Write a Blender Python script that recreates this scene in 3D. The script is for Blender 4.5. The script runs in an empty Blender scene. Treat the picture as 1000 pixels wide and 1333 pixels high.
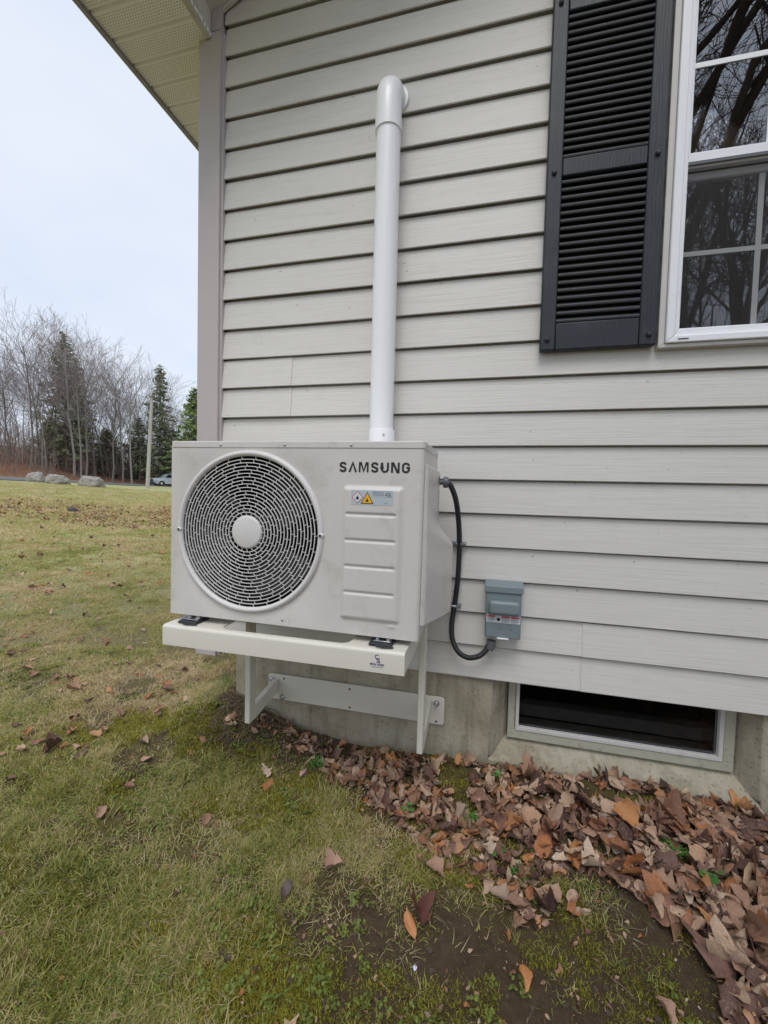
import bpy, math, random
from mathutils import Vector, Matrix, noise, Euler
R = math.radians
rnd = random.Random(7)
sc = bpy.context.scene
COL = sc.collection

# ------------------------------------------------------------------ camera, sky, sun, exposure
CAM = Vector((1.1496, -1.6015, -0.19115))
yaw, pitch, roll = -0.243272, -0.043066, 0.025473
cy_, sy_, cp_, sp_ = math.cos(yaw), math.sin(yaw), math.cos(pitch), math.sin(pitch)
fwd = Vector((sy_*cp_, cy_*cp_, sp_)); rt = Vector((cy_, -sy_, 0)); up = rt.cross(fwd)
r2 = math.cos(roll)*rt + math.sin(roll)*up; u2 = -math.sin(roll)*rt + math.cos(roll)*up
FPX = 535.904
def ray(px, py): return (r2*((px-500)/FPX) - u2*((py-666.5)/FPX) + fwd)
def at_depth(px, py, d): return CAM + ray(px, py)*d
cam = bpy.data.objects.new('camera', bpy.data.cameras.new('camera')); COL.objects.link(cam)
m = Matrix((r2, u2, -fwd)).transposed().to_4x4(); m.translation = CAM
cam.matrix_world = m
cam.data.sensor_fit = 'VERTICAL'; cam.data.sensor_height = 36; cam.data.lens = 36*FPX/1333
cam.data.clip_start = 0.02; cam.data.clip_end = 2000
sc.camera = cam
SUN_EL, SUN_AZ = 58, 172          # azimuth measured clockwise from +Y
w = bpy.data.worlds.new('World'); sc.world = w; w.use_nodes = True
nt = w.node_tree; nt.nodes.clear(); N = nt.nodes.new; Lk = nt.links.new
sky = N('ShaderNodeTexSky'); sky.sky_type = 'NISHITA'; sky.sun_disc = False
sky.sun_elevation = R(SUN_EL); sky.sun_rotation = R(SUN_AZ)
b1 = N('ShaderNodeBackground'); b1.inputs[1].default_value = 0.1; Lk(sky.outputs[0], b1.inputs[0])
tc = N('ShaderNodeTexCoord'); mp = N('ShaderNodeMapping'); mp.inputs['Scale'].default_value = (1, 1, 2.5)
nz = N('ShaderNodeTexNoise'); nz.inputs['Scale'].default_value = 2.2; nz.inputs['Detail'].default_value = 5
cr = N('ShaderNodeValToRGB')
cr.color_ramp.elements[0].position = .3; cr.color_ramp.elements[0].color = (.70, .775, .91, 1)
cr.color_ramp.elements[1].position = .72; cr.color_ramp.elements[1].color = (.85, .89, .96, 1)
Lk(tc.outputs['Generated'], mp.inputs[0]); Lk(mp.outputs[0], nz.inputs[0]); Lk(nz.outputs[0], cr.inputs[0])
b2 = N('ShaderNodeBackground'); b2.inputs[1].default_value = .815; Lk(cr.outputs[0], b2.inputs[0])
mx = N('ShaderNodeMixShader'); mx.inputs[0].default_value = .88
Lk(b1.outputs[0], mx.inputs[1]); Lk(b2.outputs[0], mx.inputs[2])
wo = N('ShaderNodeOutputWorld'); Lk(mx.outputs[0], wo.inputs[0])
sun = bpy.data.objects.new('sun', bpy.data.lights.new('sun', 'SUN')); COL.objects.link(sun)
sun.data.energy = 1.5; sun.data.angle = R(30); sun.data.color = (1, .97, .93)
sd = Vector((math.sin(R(SUN_AZ))*math.cos(R(SUN_EL)), math.cos(R(SUN_AZ))*math.cos(R(SUN_EL)), math.sin(R(SUN_EL))))
sun.rotation_euler = (-sd).to_track_quat('-Z', 'Y').to_euler(); sun.location = (0, -5, 12)
sc.view_settings.view_transform = 'Standard'; sc.view_settings.look = 'None'
sc.view_settings.exposure = .46; sc.view_settings.gamma = 1; sc.view_settings.use_curve_mapping = False
sc.cycles.max_bounces = 8; sc.cycles.transparent_max_bounces = 24

# ------------------------------------------------------------------ materials
class NT:
    def __init__(s, name):
        s.m = bpy.data.materials.new(name); s.m.use_nodes = True; s.t = s.m.node_tree
        s.b = s.t.nodes['Principled BSDF']; s.out = s.t.nodes['Material Output']
    def n(s, typ, **kw):
        o = s.t.nodes.new(typ)
        for k, v in kw.items():
            if k.startswith('_'): setattr(o, k[1:], v)
            else: o.inputs[k.replace('__', ' ')].default_value = v
        return o
    def l(s, a, b): s.t.links.new(a, b)
    def math(s, op, a, b=None, clamp=False):
        o = s.t.nodes.new('ShaderNodeMath'); o.operation = op; o.use_clamp = clamp
        for i, v in enumerate((a, b)):
            if v is None: continue
            if isinstance(v, (int, float)): o.inputs[i].default_value = v
            else: s.l(v, o.inputs[i])
        return o.outputs[0]
    def mix(s, f, a, b, blend='MIX'):
        o = s.t.nodes.new('ShaderNodeMix'); o.data_type = 'RGBA'; o.blend_type = blend
        for i, v in ((0, f), (6, a), (7, b)):
            if isinstance(v, (int, float)): o.inputs[i].default_value = v
            elif isinstance(v, tuple): o.inputs[i].default_value = (*v, 1)
            else: s.l(v, o.inputs[i])
        return o.outputs[2]
    def pos(s, scale=(1, 1, 1), kind='Object'):
        if kind == 'World':
            c = s.t.nodes.new('ShaderNodeNewGeometry').outputs['Position']
        else:
            c = s.t.nodes.new('ShaderNodeTexCoord').outputs[kind]
        o = s.t.nodes.new('ShaderNodeMapping'); o.inputs['Scale'].default_value = scale; s.l(c, o.inputs[0]); return o.outputs[0]
    def noise(s, vec, scale, detail=4, rough=.55):
        o = s.n('ShaderNodeTexNoise', Scale=scale, Detail=detail, Roughness=rough); s.l(vec, o.inputs['Vector']); return o.outputs[0]
    def ramp(s, fac, stops, interp='LINEAR'):
        o = s.t.nodes.new('ShaderNodeValToRGB'); o.color_ramp.interpolation = interp
        e = o.color_ramp.elements
        while len(e) < len(stops): e.new(.5)
        for i, (p, c) in enumerate(stops):
            e[i].position = p; e[i].color = (*c, 1) if isinstance(c, tuple) else (c, c, c, 1)
        s.l(fac, o.inputs[0]); return o.outputs[0]
    def bump(s, h, strength=.3, dist=.002):
        o = s.n('ShaderNodeBump', Strength=strength, Distance=dist); s.l(h, o.inputs['Height']); s.l(o.outputs[0], s.b.inputs['Normal'])
    def base(s, c, rough=.5, metal=0, spec=.5):
        if isinstance(c, tuple): s.b.inputs['Base Color'].default_value = (*c, 1)
        else: s.l(c, s.b.inputs['Base Color'])
        s.b.inputs['Roughness'].default_value = rough; s.b.inputs['Metallic'].default_value = metal
        s.b.inputs['Specular IOR Level'].default_value = spec
        return s.m

def simple(name, col, rough=.5, metal=0, var=.08, vs=8, bump=0, bs=200, spec=.5, stretch=(1, 1, 1), bd=.001, dirt=None):
    t = NT(name); p = t.pos(stretch)
    f = t.noise(p, vs, 6)
    c = t.mix(f, tuple(x*(1-var) for x in col), tuple(min(1, x*(1+var)) for x in col))
    if dirt:
        d = t.ramp(t.noise(t.pos(stretch), dirt[1], 8, .7), [(dirt[2], 0.0), (dirt[2]+.15, 1.0)])
        c = t.mix(t.math('MULTIPLY', d, dirt[3]), c, dirt[0])
    if bump: t.bump(t.noise(p, bs, 3), bump, bd)
    return t.base(c, rough, metal, spec)

def siding_mat():
    t = NT('vinyl_siding'); p = t.pos((1, 1, 1), 'World')
    g = t.noise(t.pos((4, 60, 170), 'World'), 1, 4, .6)          # long wood grain pressed in the vinyl
    big = t.noise(p, 2.3, 4)
    info = t.n('ShaderNodeObjectInfo').outputs['Random']
    c = t.mix(big, (.625, .605, .565), (.685, .668, .632))
    c = t.mix(t.math('MULTIPLY', info, .12), c, (.50, .495, .465))
    c = t.mix(t.math('MULTIPLY', t.ramp(g, [(.35, 1.0), (.5, 0.0)]), .16), c, (.36, .35, .33))
    d = t.ramp(t.noise(t.pos((3, 3, 9), 'World'), 3, 8, .7), [(.56, 0.0), (.75, 1.0)])
    c = t.mix(t.math('MULTIPLY', d, .22), c, (.37, .355, .30))
    sp = t.ramp(t.noise(t.pos((1, 1, 2.2), 'World'), 42, 1), [(.775, 0.0), (.80, 1.0)])
    c = t.mix(t.math('MULTIPLY', sp, .55), c, (.12, .10, .08))
    t.bump(g, .7, .0014)
    return t.base(c, .48, 0, .4)

def concrete_mat():
    t = NT('concrete'); p = t.pos((1, 1, 1), 'World')
    a = t.noise(p, 4, 8, .65); f = t.noise(p, 60, 6, .6)
    c = t.mix(t.ramp(a, [(.3, 0.0), (.7, 1.0)]), (.27, .24, .175), (.47, .435, .34))
    st = t.noise(t.pos((22, 22, 2.2), 'World'), 1, 6, .6)       # runs of damp and dirt
    c = t.mix(t.math('MULTIPLY', t.ramp(st, [(.5, 0.0), (.72, 1.0)]), .5), c, (.15, .145, .10))
    sp = t.ramp(t.noise(p, 95, 2), [(.62, 0.0), (.70, 1.0)])
    c = t.mix(t.math('MULTIPLY', t.ramp(t.noise(p, 11, 7, .75), [(.54, 0.0), (.66, 1.0)]), .45), c, (.17, .135, .09))
    c = t.mix(t.math('MULTIPLY', sp, .6), c, (.10, .075, .055))
    t.bump(t.math('ADD', a, t.math('MULTIPLY', f, .6)), .55, .006)
    return t.base(c, .92, 0, .2)

def ground_mat():
    t = NT('ground'); p = t.pos((1, 1, 1), 'World')
    big = t.noise(p, .55, 5, .6); mid = t.noise(p, 4.5, 8, .68); fine = t.noise(p, 55, 8, .7)
    soil = t.mix(fine, (.022, .014, .009), (.125, .085, .055))
    moss = t.mix(fine, (.028, .024, .010), (.17, .145, .050))
    c = t.mix(t.ramp(mid, [(.42, 0.0), (.60, 1.0)]), soil, moss)
    # lawn as it looks where blades are too far to tell apart
    far = t.mix(t.ramp(mid, [(.35, 0.0), (.62, 1.0)]), (.41, .37, .20), (.30, .37, .14))
    far = t.mix(t.ramp(big, [(.45, 0.0), (.66, 1.0)]), far, (.47, .39, .26))
    far = t.mix(t.math('MULTIPLY', t.ramp(fine, [(.4, 1.0), (.55, 0.0)]), .55), far, (.16, .17, .08))
    sx = t.n('ShaderNodeSeparateXYZ'); t.l(p, sx.inputs[0]); X, Y, Z = sx.outputs
    dist = t.math('SQRT', t.math('ADD', t.math('POWER', t.math('SUBTRACT', X, 1.15), 2), t.math('POWER', t.math('ADD', Y, 1.6), 2)))
    ff = t.n('ShaderNodeMapRange'); t.l(dist, ff.inputs[0]); ff.inputs[1].default_value = 2.0; ff.inputs[2].default_value = 7.0
    c = t.mix(ff.outputs[0], c, far)
    # band of brown dead leaves across the field
    u = t.math('ADD', t.math('MULTIPLY', X, ND[0]), t.math('MULTIPLY', Y, ND[1]))
    bn = t.math('ADD', u, t.math('MULTIPLY', t.math('SUBTRACT', t.noise(p, .35, 4), .5), 7.0))
    band = t.math('MULTIPLY', t.ramp(t.math('MULTIPLY', bn, 1/40), [(.235, 0.0), (.29, 1.0), (.37, 1.0), (.47, 0.0)]), t.ramp(t.noise(p, 3.1, 6, .7), [(.4, .2), (.6, 1.0)]))
    c = t.mix(t.math('MULTIPLY', band, .75), c, (.46, .29, .17))
    sx1 = t.n('ShaderNodeMapRange'); t.l(t.math('ADD', X, t.math('MULTIPLY', mid, .5)), sx1.inputs[0]); sx1.inputs[1].default_value = .82; sx1.inputs[2].default_value = 1.20
    sy1 = t.n('ShaderNodeMapRange'); t.l(t.math('ADD', Y, t.math('MULTIPLY', mid, .3)), sy1.inputs[0]); sy1.inputs[1].default_value = -.30; sy1.inputs[2].default_value = -.42
    c = t.mix(t.math('MULTIPLY', t.math('MULTIPLY', sx1.outputs[0], sy1.outputs[0]), .85), c, soil)
    # woodland floor beyond the road
    rdist = t.math('ADD', t.math('ADD', t.math('MULTIPLY', X, RN[0]), t.math('MULTIPLY', Y, RN[1])), -RN[2])
    wf = t.n('ShaderNodeMapRange'); t.l(rdist, wf.inputs[0]); wf.inputs[1].default_value = 3.2; wf.inputs[2].default_value = 4.2
    fl = t.mix(t.noise(p, 1.3, 8, .7), (.10, .052, .034), (.30, .15, .09))
    c = t.mix(wf.outputs[0], c, fl)
    t.bump(t.math('ADD', mid, t.math('MULTIPLY', fine, .5)), .8, .02)
    return t.base(c, .95, 0, .15)

def blade_mat(name, stops, straw=.35):
    t = NT(name)
    g = t.t.nodes.new('ShaderNodeNewGeometry'); oi = t.t.nodes.new('ShaderNodeObjectInfo')
    r = t.math('FRACT', t.math('ADD', g.outputs['Random Per Island'], t.math('MULTIPLY', oi.outputs['Random'], 7.31)))
    p = t.pos((1, 1, 1), 'World')
    patch = t.noise(p, 2.2, 4, .65)
    wide = t.noise(p, .8, 3, .5)
    f = t.math('ADD', t.math('MULTIPLY', r, .58), t.math('ADD', t.math('MULTIPLY', t.math('SUBTRACT', patch, .33), 1.3), t.math('MULTIPLY', t.math('SUBTRACT', wide, .45), .9)), True)
    c = t.ramp(f, stops)
    t.base(c, .55, 0, .25)
    tr = t.n('ShaderNodeBsdfTranslucent'); t.l(c, tr.inputs[0])
    mxs = t.n('ShaderNodeMixShader'); mxs.inputs[0].default_value = .25
    t.l(t.b.outputs[0], mxs.inputs[1]); t.l(tr.outputs[0], mxs.inputs[2]); t.l(mxs.outputs[0], t.out.inputs[0])
    return t.m

def leaf_mat():
    t = NT('dead_leaf')
    g = t.t.nodes.new('ShaderNodeNewGeometry'); oi = t.t.nodes.new('ShaderNodeObjectInfo')
    r = t.math('FRACT', t.math('ADD', g.outputs['Random Per Island'], t.math('MULTIPLY', oi.outputs['Random'], 5.77)))
    c = t.ramp(r, [(0, (.055, .027, .023)), (.13, (.14, .072, .057)), (.26, (.29, .15, .100)), (.38, (.45, .29, .20)), (.52, (.58, .42, .29)),
                   (.63, (.29, .13, .075)), (.72, (.55, .25, .085)), (.80, (.50, .37, .29)), (.88, (.45, .17, .055)), (.95, (.18, .10, .08)), (1, (.72, .56, .42))])
    uv = t.n('ShaderNodeUVMap').outputs[0]
    sx = t.n('ShaderNodeSeparateXYZ'); t.l(uv, sx.inputs[0]); U, V = sx.outputs[0], sx.outputs[1]
    au = t.math('ABSOLUTE', U)
    vein = t.math('ABSOLUTE', t.math('SUBTRACT', t.math('FRACT', t.math('MULTIPLY', t.math('SUBTRACT', V, t.math('MULTIPLY', au, .28)), 9)), .5))
    vm = t.math('MAXIMUM', t.ramp(vein, [(0.0, 1.0), (.10, 0.0)]), t.ramp(au, [(0.0, 1.0), (.06, 0.0)]))
    c = t.mix(t.math('MULTIPLY', vm, .20), c, (.45, .33, .24))
    bl = t.noise(t.pos((1, 1, 1)), 38, 6, .7)
    c = t.mix(t.math('MULTIPLY', t.ramp(bl, [(.47, 0.0), (.64, 1.0)]), .62), c, (.07, .04, .03))
    c = t.mix(t.math('MULTIPLY', t.ramp(t.noise(t.pos((1, 1, 1)), 17, 3), [(.5, 0.0), (.7, 1.0)]), .3), c, (.38, .29, .23))
    t.bump(t.math('ADD', bl, vm), .5, .0012)
    return t.base(c, .62, 0, .3)

def shutter_mat():
    t = NT('shutter_plastic'); p = t.pos((14, 14, 3))
    wv = t.n('ShaderNodeTexWave', Scale=2.4, Distortion=9.0, Detail=3.0); t.l(p, wv.inputs[0])
    c = t.mix(wv.outputs[1], (.019, .022, .030), (.029, .034, .044))
    c = t.mix(t.math('MULTIPLY', t.ramp(t.noise(t.pos(), 9, 8, .7), [(.5, 0.0), (.8, 1.0)]), .35), c, (.085, .09, .10))
    t.bump(wv.outputs[1], .22, .001)
    return t.base(c, .46, 0, .4)

def soffit_mat():
    t = NT('perforated_soffit'); p = t.pos((1, 1, 1), 'World')
    sx = t.n('ShaderNodeSeparateXYZ'); t.l(p, sx.inputs[0]); X, Y, Z = sx.outputs
    P = .0095
    row = t.math('MODULO', t.math('FLOOR', t.math('DIVIDE', t.math('ADD', Y, 50), P)), 2)
    fx = t.math('SUBTRACT', t.math('FRACT', t.math('ADD', t.math('DIVIDE', t.math('ADD', X, 50), P*1.3), t.math('MULTIPLY', row, .5))), .5)
    fy = t.math('SUBTRACT', t.math('FRACT', t.math('DIVIDE', t.math('ADD', Y, 50), P)), .5)
    d = t.math('SQRT', t.math('ADD', t.math('POWER', t.math('MULTIPLY', fx, 1.3), 2), t.math('POWER', fy, 2)))
    # punched field leaves a plain margin beside each groove
    fld = t.math('ABSOLUTE', t.math('SUBTRACT', t.math('FRACT', t.math('DIVIDE', t.math('ADD', Y, 50.004), .1055)), .5))
    m_ = t.math('MULTIPLY', t.math('LESS_THAN', d, .24), t.math('LESS_THAN', fld, .37))
    c = t.mix(t.noise(p, 5, 5), (.87, .855, .82), (.90, .89, .86))
    c = t.mix(m_, c, (.34, .31, .21))
    return t.base(c, .6, 0, .3)

def glass_mat(name, refl, tint=(1, 1, 1)):
    t = NT(name); t.t.nodes.remove(t.b)
    tr = t.n('ShaderNodeBsdfTransparent', Color=(*tint, 1)); gl = t.n('ShaderNodeBsdfGlossy', Roughness=.004)
    gl.inputs['Color'].default_value = (.95, .97, 1, 1)
    fr = t.n('ShaderNodeFresnel', IOR=1.5)
    wob = t.noise(t.pos((1, 1, 1), 'World'), 2.2, 2)
    bp = t.n('ShaderNodeBump', Strength=.06, Distance=.02); t.l(wob, bp.inputs['Height']); t.l(bp.outputs[0], gl.inputs['Normal'])
    f = t.math('ADD', t.math('MULTIPLY', fr.outputs[0], 1.2), refl, True)
    mxs = t.n('ShaderNodeMixShader'); t.l(f, mxs.inputs[0]); t.l(tr.outputs[0], mxs.inputs[1]); t.l(gl.outputs[0], mxs.inputs[2])
    t.l(mxs.outputs[0], t.out.inputs[0]); return t.m

# road: a line through two points of the far landscape; RN = unit normal pointing away from the house and offset
RA = at_depth(95, 632, 43); RB = at_depth(215, 636, 60)
rd = Vector((RB.x-RA.x, RB.y-RA.y)).normalized(); nn = Vector((-rd.y, rd.x))
if nn.dot(Vector((RA.x, RA.y))) < 0: nn = -nn
RN = (nn.x, nn.y, nn.x*RA.x+nn.y*RA.y)
ND = (-.66, .75)

MAT = {}
MAT['siding'] = siding_mat(); MAT['concrete'] = concrete_mat(); MAT['ground'] = ground_mat(); MAT['leaf'] = leaf_mat()
MAT['shutter'] = shutter_mat(); MAT['soffit'] = soffit_mat()
MAT['louvre'] = simple('louvre_plastic', (.035, .038, .044), .5, var=.2, vs=14, bump=.2, bs=90)
MAT['post'] = simple('taupe_trim', (.48, .44, .425), .5, var=.05, bump=.1, bs=300, dirt=((.25, .22, .18), 5, .6, .25))
MAT['fascia'] = simple('fascia_metal', (.30, .29, .30), .45, var=.06)
MAT['trim'] = simple('soffit_trim', (.60, .57, .51), .5, var=.06, dirt=((.28, .26, .18), 6, .5, .4))
MAT['unit'] = simple('painted_steel', (.62, .59, .565), .34, var=.04, vs=4, bump=.12, bs=900, bd=.0004, dirt=((.36, .33, .29), 11, .54, .35))
MAT['grille'] = simple('grille_plastic', (.66, .64, .63), .42, var=.03)
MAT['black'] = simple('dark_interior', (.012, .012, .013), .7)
MAT['fan'] = simple('fan_plastic', (.035, .036, .038), .45)
MAT['bracket'] = simple('powder_coat', (.68, .65, .575), .38, var=.03, bump=.1, bs=700, bd=.0004, dirt=((.36, .33, .27), 9, .6, .3))
MAT['zinc'] = simple('zinc_steel', (.55, .56, .58), .28, metal=1, var=.25, vs=60)
MAT['rubber'] = simple('black_rubber', (.018, .019, .023), .55, var=.2)
MAT['pvc'] = simple('white_pvc', (.86, .865, .89), .32, var=.02, vs=3, dirt=((.45, .45, .46), 7, .64, .3))
MAT['conduit'] = simple('black_conduit', (.02, .021, .026), .42, var=.15)
MAT['fitting'] = simple('grey_plastic', (.12, .125, .14), .45)
MAT['clamp'] = simple('clamp_metal', (.30, .33, .38), .38, metal=.7)
MAT['box'] = simple('grey_enamel', (.20, .25, .27), .42, var=.05, bump=.1, bs=600, bd=.0004, dirt=((.12, .14, .15), 20, .55, .4))
MAT['white'] = simple('white_vinyl', (.86, .87, .91), .35, var=.03, dirt=((.45, .44, .42), 9, .6, .3))
MAT['casing'] = simple('grey_casing', (.60, .58, .56), .5, var=.04, dirt=((.38, .36, .32), 9, .55, .4))
MAT['frame_beige'] = simple('weathered_beige_paint', (.42, .41, .33), .7, var=.1, vs=20, bump=.4, bs=120, dirt=((.14, .11, .08), 30, .55, .6))
MAT['ink'] = simple('black_ink', (.012, .012, .013), .35)
MAT['ink_navy'] = simple('navy_ink', (.025, .018, .16), .4)
MAT['red'] = simple('red_ink', (.55, .05, .07), .4)
MAT['yellow'] = simple('yellow_ink', (.80, .42, .02), .4)
MAT['sticker'] = simple('sticker_film', (.46, .51, .56), .25, var=.03)
MAT['sticker_white'] = simple('sticker_paper', (.66, .66, .70), .4)
MAT['inkgrey'] = simple('grey_ink', (.12, .13, .2), .5)
MAT['roof'] = simple('shingle', (.07, .065, .06), .95, var=.3, vs=30, bump=.6, bs=100)
MAT['room'] = simple('dim_room_wall', (.09, .075, .06), .9)
MAT['curtain'] = simple('brown_curtain', (.13, .085, .05), .9, var=.2, vs=30)
MAT['glass'] = glass_mat('window_glass', .17); MAT['glass_low'] = glass_mat('screened_glass', .17); MAT['glass_base'] = glass_mat('basement_glass', -.05)
MAT['bright_bar'] = simple('bright_muntin', (.90, .92, .93), .4)
def screen_mat():
    t = NT('screen_mesh'); t.base((.02, .02, .022), .6)
    tr = t.n('ShaderNodeBsdfTransparent'); mxs = t.n('ShaderNodeMixShader'); mxs.inputs[0].default_value = .26
    t.l(tr.outputs[0], mxs.inputs[1]); t.l(t.b.outputs[0], mxs.inputs[2]); t.l(mxs.outputs[0], t.out.inputs[0]); return t.m
MAT['screen'] = screen_mat()
MAT['asphalt'] = simple('asphalt', (.12, .125, .14), .85, var=.15, vs=3)
MAT['rock'] = simple('granite', (.30, .285, .26), .9, var=.6, vs=3, bump=1.0, bs=5, bd=.12, dirt=((.12, .13, .10), 3, .5, .7))
MAT['bark'] = simple('grey_bark', (.17, .155, .14), .9, var=.3, vs=3)
MAT['bark_pale'] = simple('pale_bark', (.29, .275, .255), .9, var=.3, vs=2)
MAT['twig'] = simple('twig_bark', (.25, .215, .21), .9, var=.3, vs=2)
MAT['bark_brown'] = simple('brown_bark', (.085, .062, .047), .9, var=.4, vs=9, bump=.8, bs=20, bd=.03, stretch=(1, 1, .25))
MAT['brush'] = simple('brush_twigs', (.22, .175, .155), .95, var=.5, vs=.35)
MAT['needles'] = simple('dark_needles', (.20, .225, .14), .8, var=.5, vs=1.2)
MAT['needles_bright'] = simple('bright_needles', (.19, .26, .09), .8, var=.4, vs=1.2)
MAT['pole'] = simple('weathered_pole', (.38, .36, .33), .9, var=.15)
MAT['wire'] = simple('wire', (.05, .05, .055), .6)
MAT['carpaint'] = simple('silver_car_paint', (.42, .47, .52), .25, metal=.4)
MAT['carglass'] = simple('car_glass', (.02, .025, .03), .08)
MAT['tyre'] = simple('tyre', (.02, .02, .02), .8)
MAT['lamp'] = simple('headlamp', (.75, .78, .8), .15)
MAT['stem'] = simple('dry_stem', (.21, .155, .10), .85, var=.5, vs=12)
MAT['petal'] = simple('pale_petal', (.55, .55, .78), .6)
MAT['blade'] = blade_mat('grass_blade', [(0, (.075, .085, .03)), (.12, (.15, .20, .045)), (.28, (.28, .325, .07)), (.42, (.40, .39, .11)), (.56, (.49, .41, .19)), (.78, (.56, .44, .26)), (1, (.72, .58, .38))])
MAT['straw'] = blade_mat('straw_blade', [(0, (.30, .29, .15)), (.4, (.52, .48, .27)), (.7, (.66, .59, .38)), (1, (.75, .66, .48))])
MAT['moss'] = blade_mat('moss_sprig', [(0, (.08, .08, .02)), (.4, (.23, .22, .035)), (.7, (.40, .37, .05)), (1, (.27, .20, .08))])
MAT['clover'] = blade_mat('clover_leaf', [(0, (.11, .14, .03)), (.5, (.19, .23, .05)), (1, (.29, .31, .09))])
MAT['weed'] = blade_mat('weed_leaf', [(0, (.05, .14, .03)), (.5, (.10, .27, .055)), (1, (.20, .36, .11))])

# ------------------------------------------------------------------ mesh builder
ORG = {}
class MB:
    def __init__(s): s.v = []; s.f = []; s.uv = []
    def box(s, x0, x1, y0, y1, z0, z1):
        b = len(s.v)
        s.v += [(x0, y0, z0), (x1, y0, z0), (x1, y1, z0), (x0, y1, z0), (x0, y0, z1), (x1, y0, z1), (x1, y1, z1), (x0, y1, z1)]
        s.f += [tuple(b+i for i in q) for q in ((0, 3, 2, 1), (4, 5, 6, 7), (0, 1, 5, 4), (1, 2, 6, 5), (2, 3, 7, 6), (3, 0, 4, 7))]
        return s
    def prism(s, pts, axis, a0, a1):
        """pts in the two other axes (cyclic order), extruded along axis"""
        def P(p, a): return {'x': (a, p[0], p[1]), 'y': (p[0], a, p[1]), 'z': (p[0], p[1], a)}[axis]
        b = len(s.v); n = len(pts)
        s.v += [P(p, a0) for p in pts]+[P(p, a1) for p in pts]
        s.f += [tuple(range(b, b+n)), tuple(range(b+2*n-1, b+n-1, -1))]
        s.f += [(b+i, b+n+i, b+n+(i+1) % n, b+(i+1) % n) for i in range(n)]
        return s
    def tube(s, pts, rad, n=8, cap=True):
        pts = [Vector(p) for p in pts]; k = len(pts)
        if not isinstance(rad, (list, tuple)): rad = [rad]*k
        b = len(s.v); ref = None
        for i, p in enumerate(pts):
            d = (pts[min(i+1, k-1)]-pts[max(i-1, 0)])
            d = d.normalized() if d.length > 1e-9 else Vector((0, 0, 1))
            if ref is None: ref = d.orthogonal().normalized()
            ref = (ref-d*ref.dot(d)); ref = ref.normalized() if ref.length > 1e-6 else d.orthogonal().normalized()
            q = d.cross(ref)
            for j in range(n):
                a = 2*math.pi*j/n; s.v.append(tuple(p+(ref*math.cos(a)+q*math.sin(a))*rad[i]))
        for i in range(k-1):
            for j in range(n):
                s.f.append((b+i*n+j, b+i*n+(j+1) % n, b+(i+1)*n+(j+1) % n, b+(i+1)*n+j))
        if cap and n > 2:
            s.f.append(tuple(b+j for j in range(n-1, -1, -1))); s.f.append(tuple(b+(k-1)*n+j for j in range(n)))
        return s
    def lathe(s, prof, c, axis='y', n=48, close=False, caps=True):
        """prof: (radius, height along axis)"""
        b = len(s.v); c = Vector(c); k = len(prof)
        for r, h in prof:
            for j in range(n):
                a = 2*math.pi*j/n; u, v_ = r*math.cos(a), r*math.sin(a)
                s.v.append(tuple(c+Vector({'y': (u, h, v_), 'z': (u, v_, h), 'x': (h, u, v_)}[axis])))
        for i in range(k if close else k-1):
            i2 = (i+1) % k
            for j in range(n):
                s.f.append((b+i*n+j, b+i*n+(j+1) % n, b+i2*n+(j+1) % n, b+i2*n+j))
        if not close and caps:
            for i, rev in ((0, 1), (k-1, 0)):
                if prof[i][0] > 1e-6:
                    q = [b+i*n+j for j in range(n)]; s.f.append(tuple(reversed(q)) if rev else tuple(q))
        return s
    def grid(s, fn, nu, nv):
        b = len(s.v)
        for j in range(nv+1):
            for i in range(nu+1): s.v.append(tuple(fn(i/nu, j/nv)))
        for j in range(nv):
            for i in range(nu):
                a = b+j*(nu+1)+i; s.f.append((a, a+1, a+nu+2, a+nu+1))
        return s
    def poly(s, pts):
        b = len(s.v); s.v += [tuple(p) for p in pts]; s.f.append(tuple(range(b, b+len(pts)))); return s
    def mesh(s, name, mat, smooth=None, org=(0, 0, 0), fix=True):
        me = bpy.data.meshes.new(name); o = org
        me.from_pydata([(x-o[0], y-o[1], z-o[2]) for x, y, z in s.v], [], s.f)
        if s.uv:
            l = me.uv_layers.new(name='UVMap')
            for lp in me.loops: l.data[lp.index].uv = s.uv[lp.vertex_index]
        me.materials.append(mat)
        if fix:
            import bmesh
            bm = bmesh.new(); bm.from_mesh(me); bmesh.ops.recalc_face_normals(bm, faces=bm.faces); bm.to_mesh(me); bm.free()
        if smooth is not None:
            for p in me.polygons: p.use_smooth = True
            if smooth < 180: me.set_sharp_from_angle(angle=R(smooth))
        me.update(); return me
    def build(s, name, mat, parent=None, bevel=0, smooth=None, fix=True, seg=2):
        mat = MAT[mat] if isinstance(mat, str) else mat
        org = ORG.get(parent.name, (0, 0, 0)) if parent else (0, 0, 0)
        o = bpy.data.objects.new(name, s.mesh(name, mat, smooth if smooth is not None else (35 if bevel else None), org, fix)); COL.objects.link(o)
        if parent: o.parent = parent; ORG[o.name] = org
        if bevel:
            b = o.modifiers.new('bevel', 'BEVEL'); b.width = bevel; b.segments = seg; b.limit_method = 'ANGLE'; b.angle_limit = R(40)
        return o
def tag(o, label=None, cat=None, group=None, kind=None):
    for k, v in (('label', label), ('category', cat), ('group', group), ('kind', kind)):
        if v: o[k] = v
    return o
def thing(name, label, cat, loc, group=None):
    o = bpy.data.objects.new(name, None); COL.objects.link(o); o.location = loc; o.empty_display_size = .05
    ORG[o.name] = tuple(loc); return tag(o, label, cat, group)
def copy_tree(o, parent=None):
    c = o.copy(); COL.objects.link(c)
    if parent: c.parent = parent
    for ch in [x for x in o.children]: copy_tree(ch, c)
    return c
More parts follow.
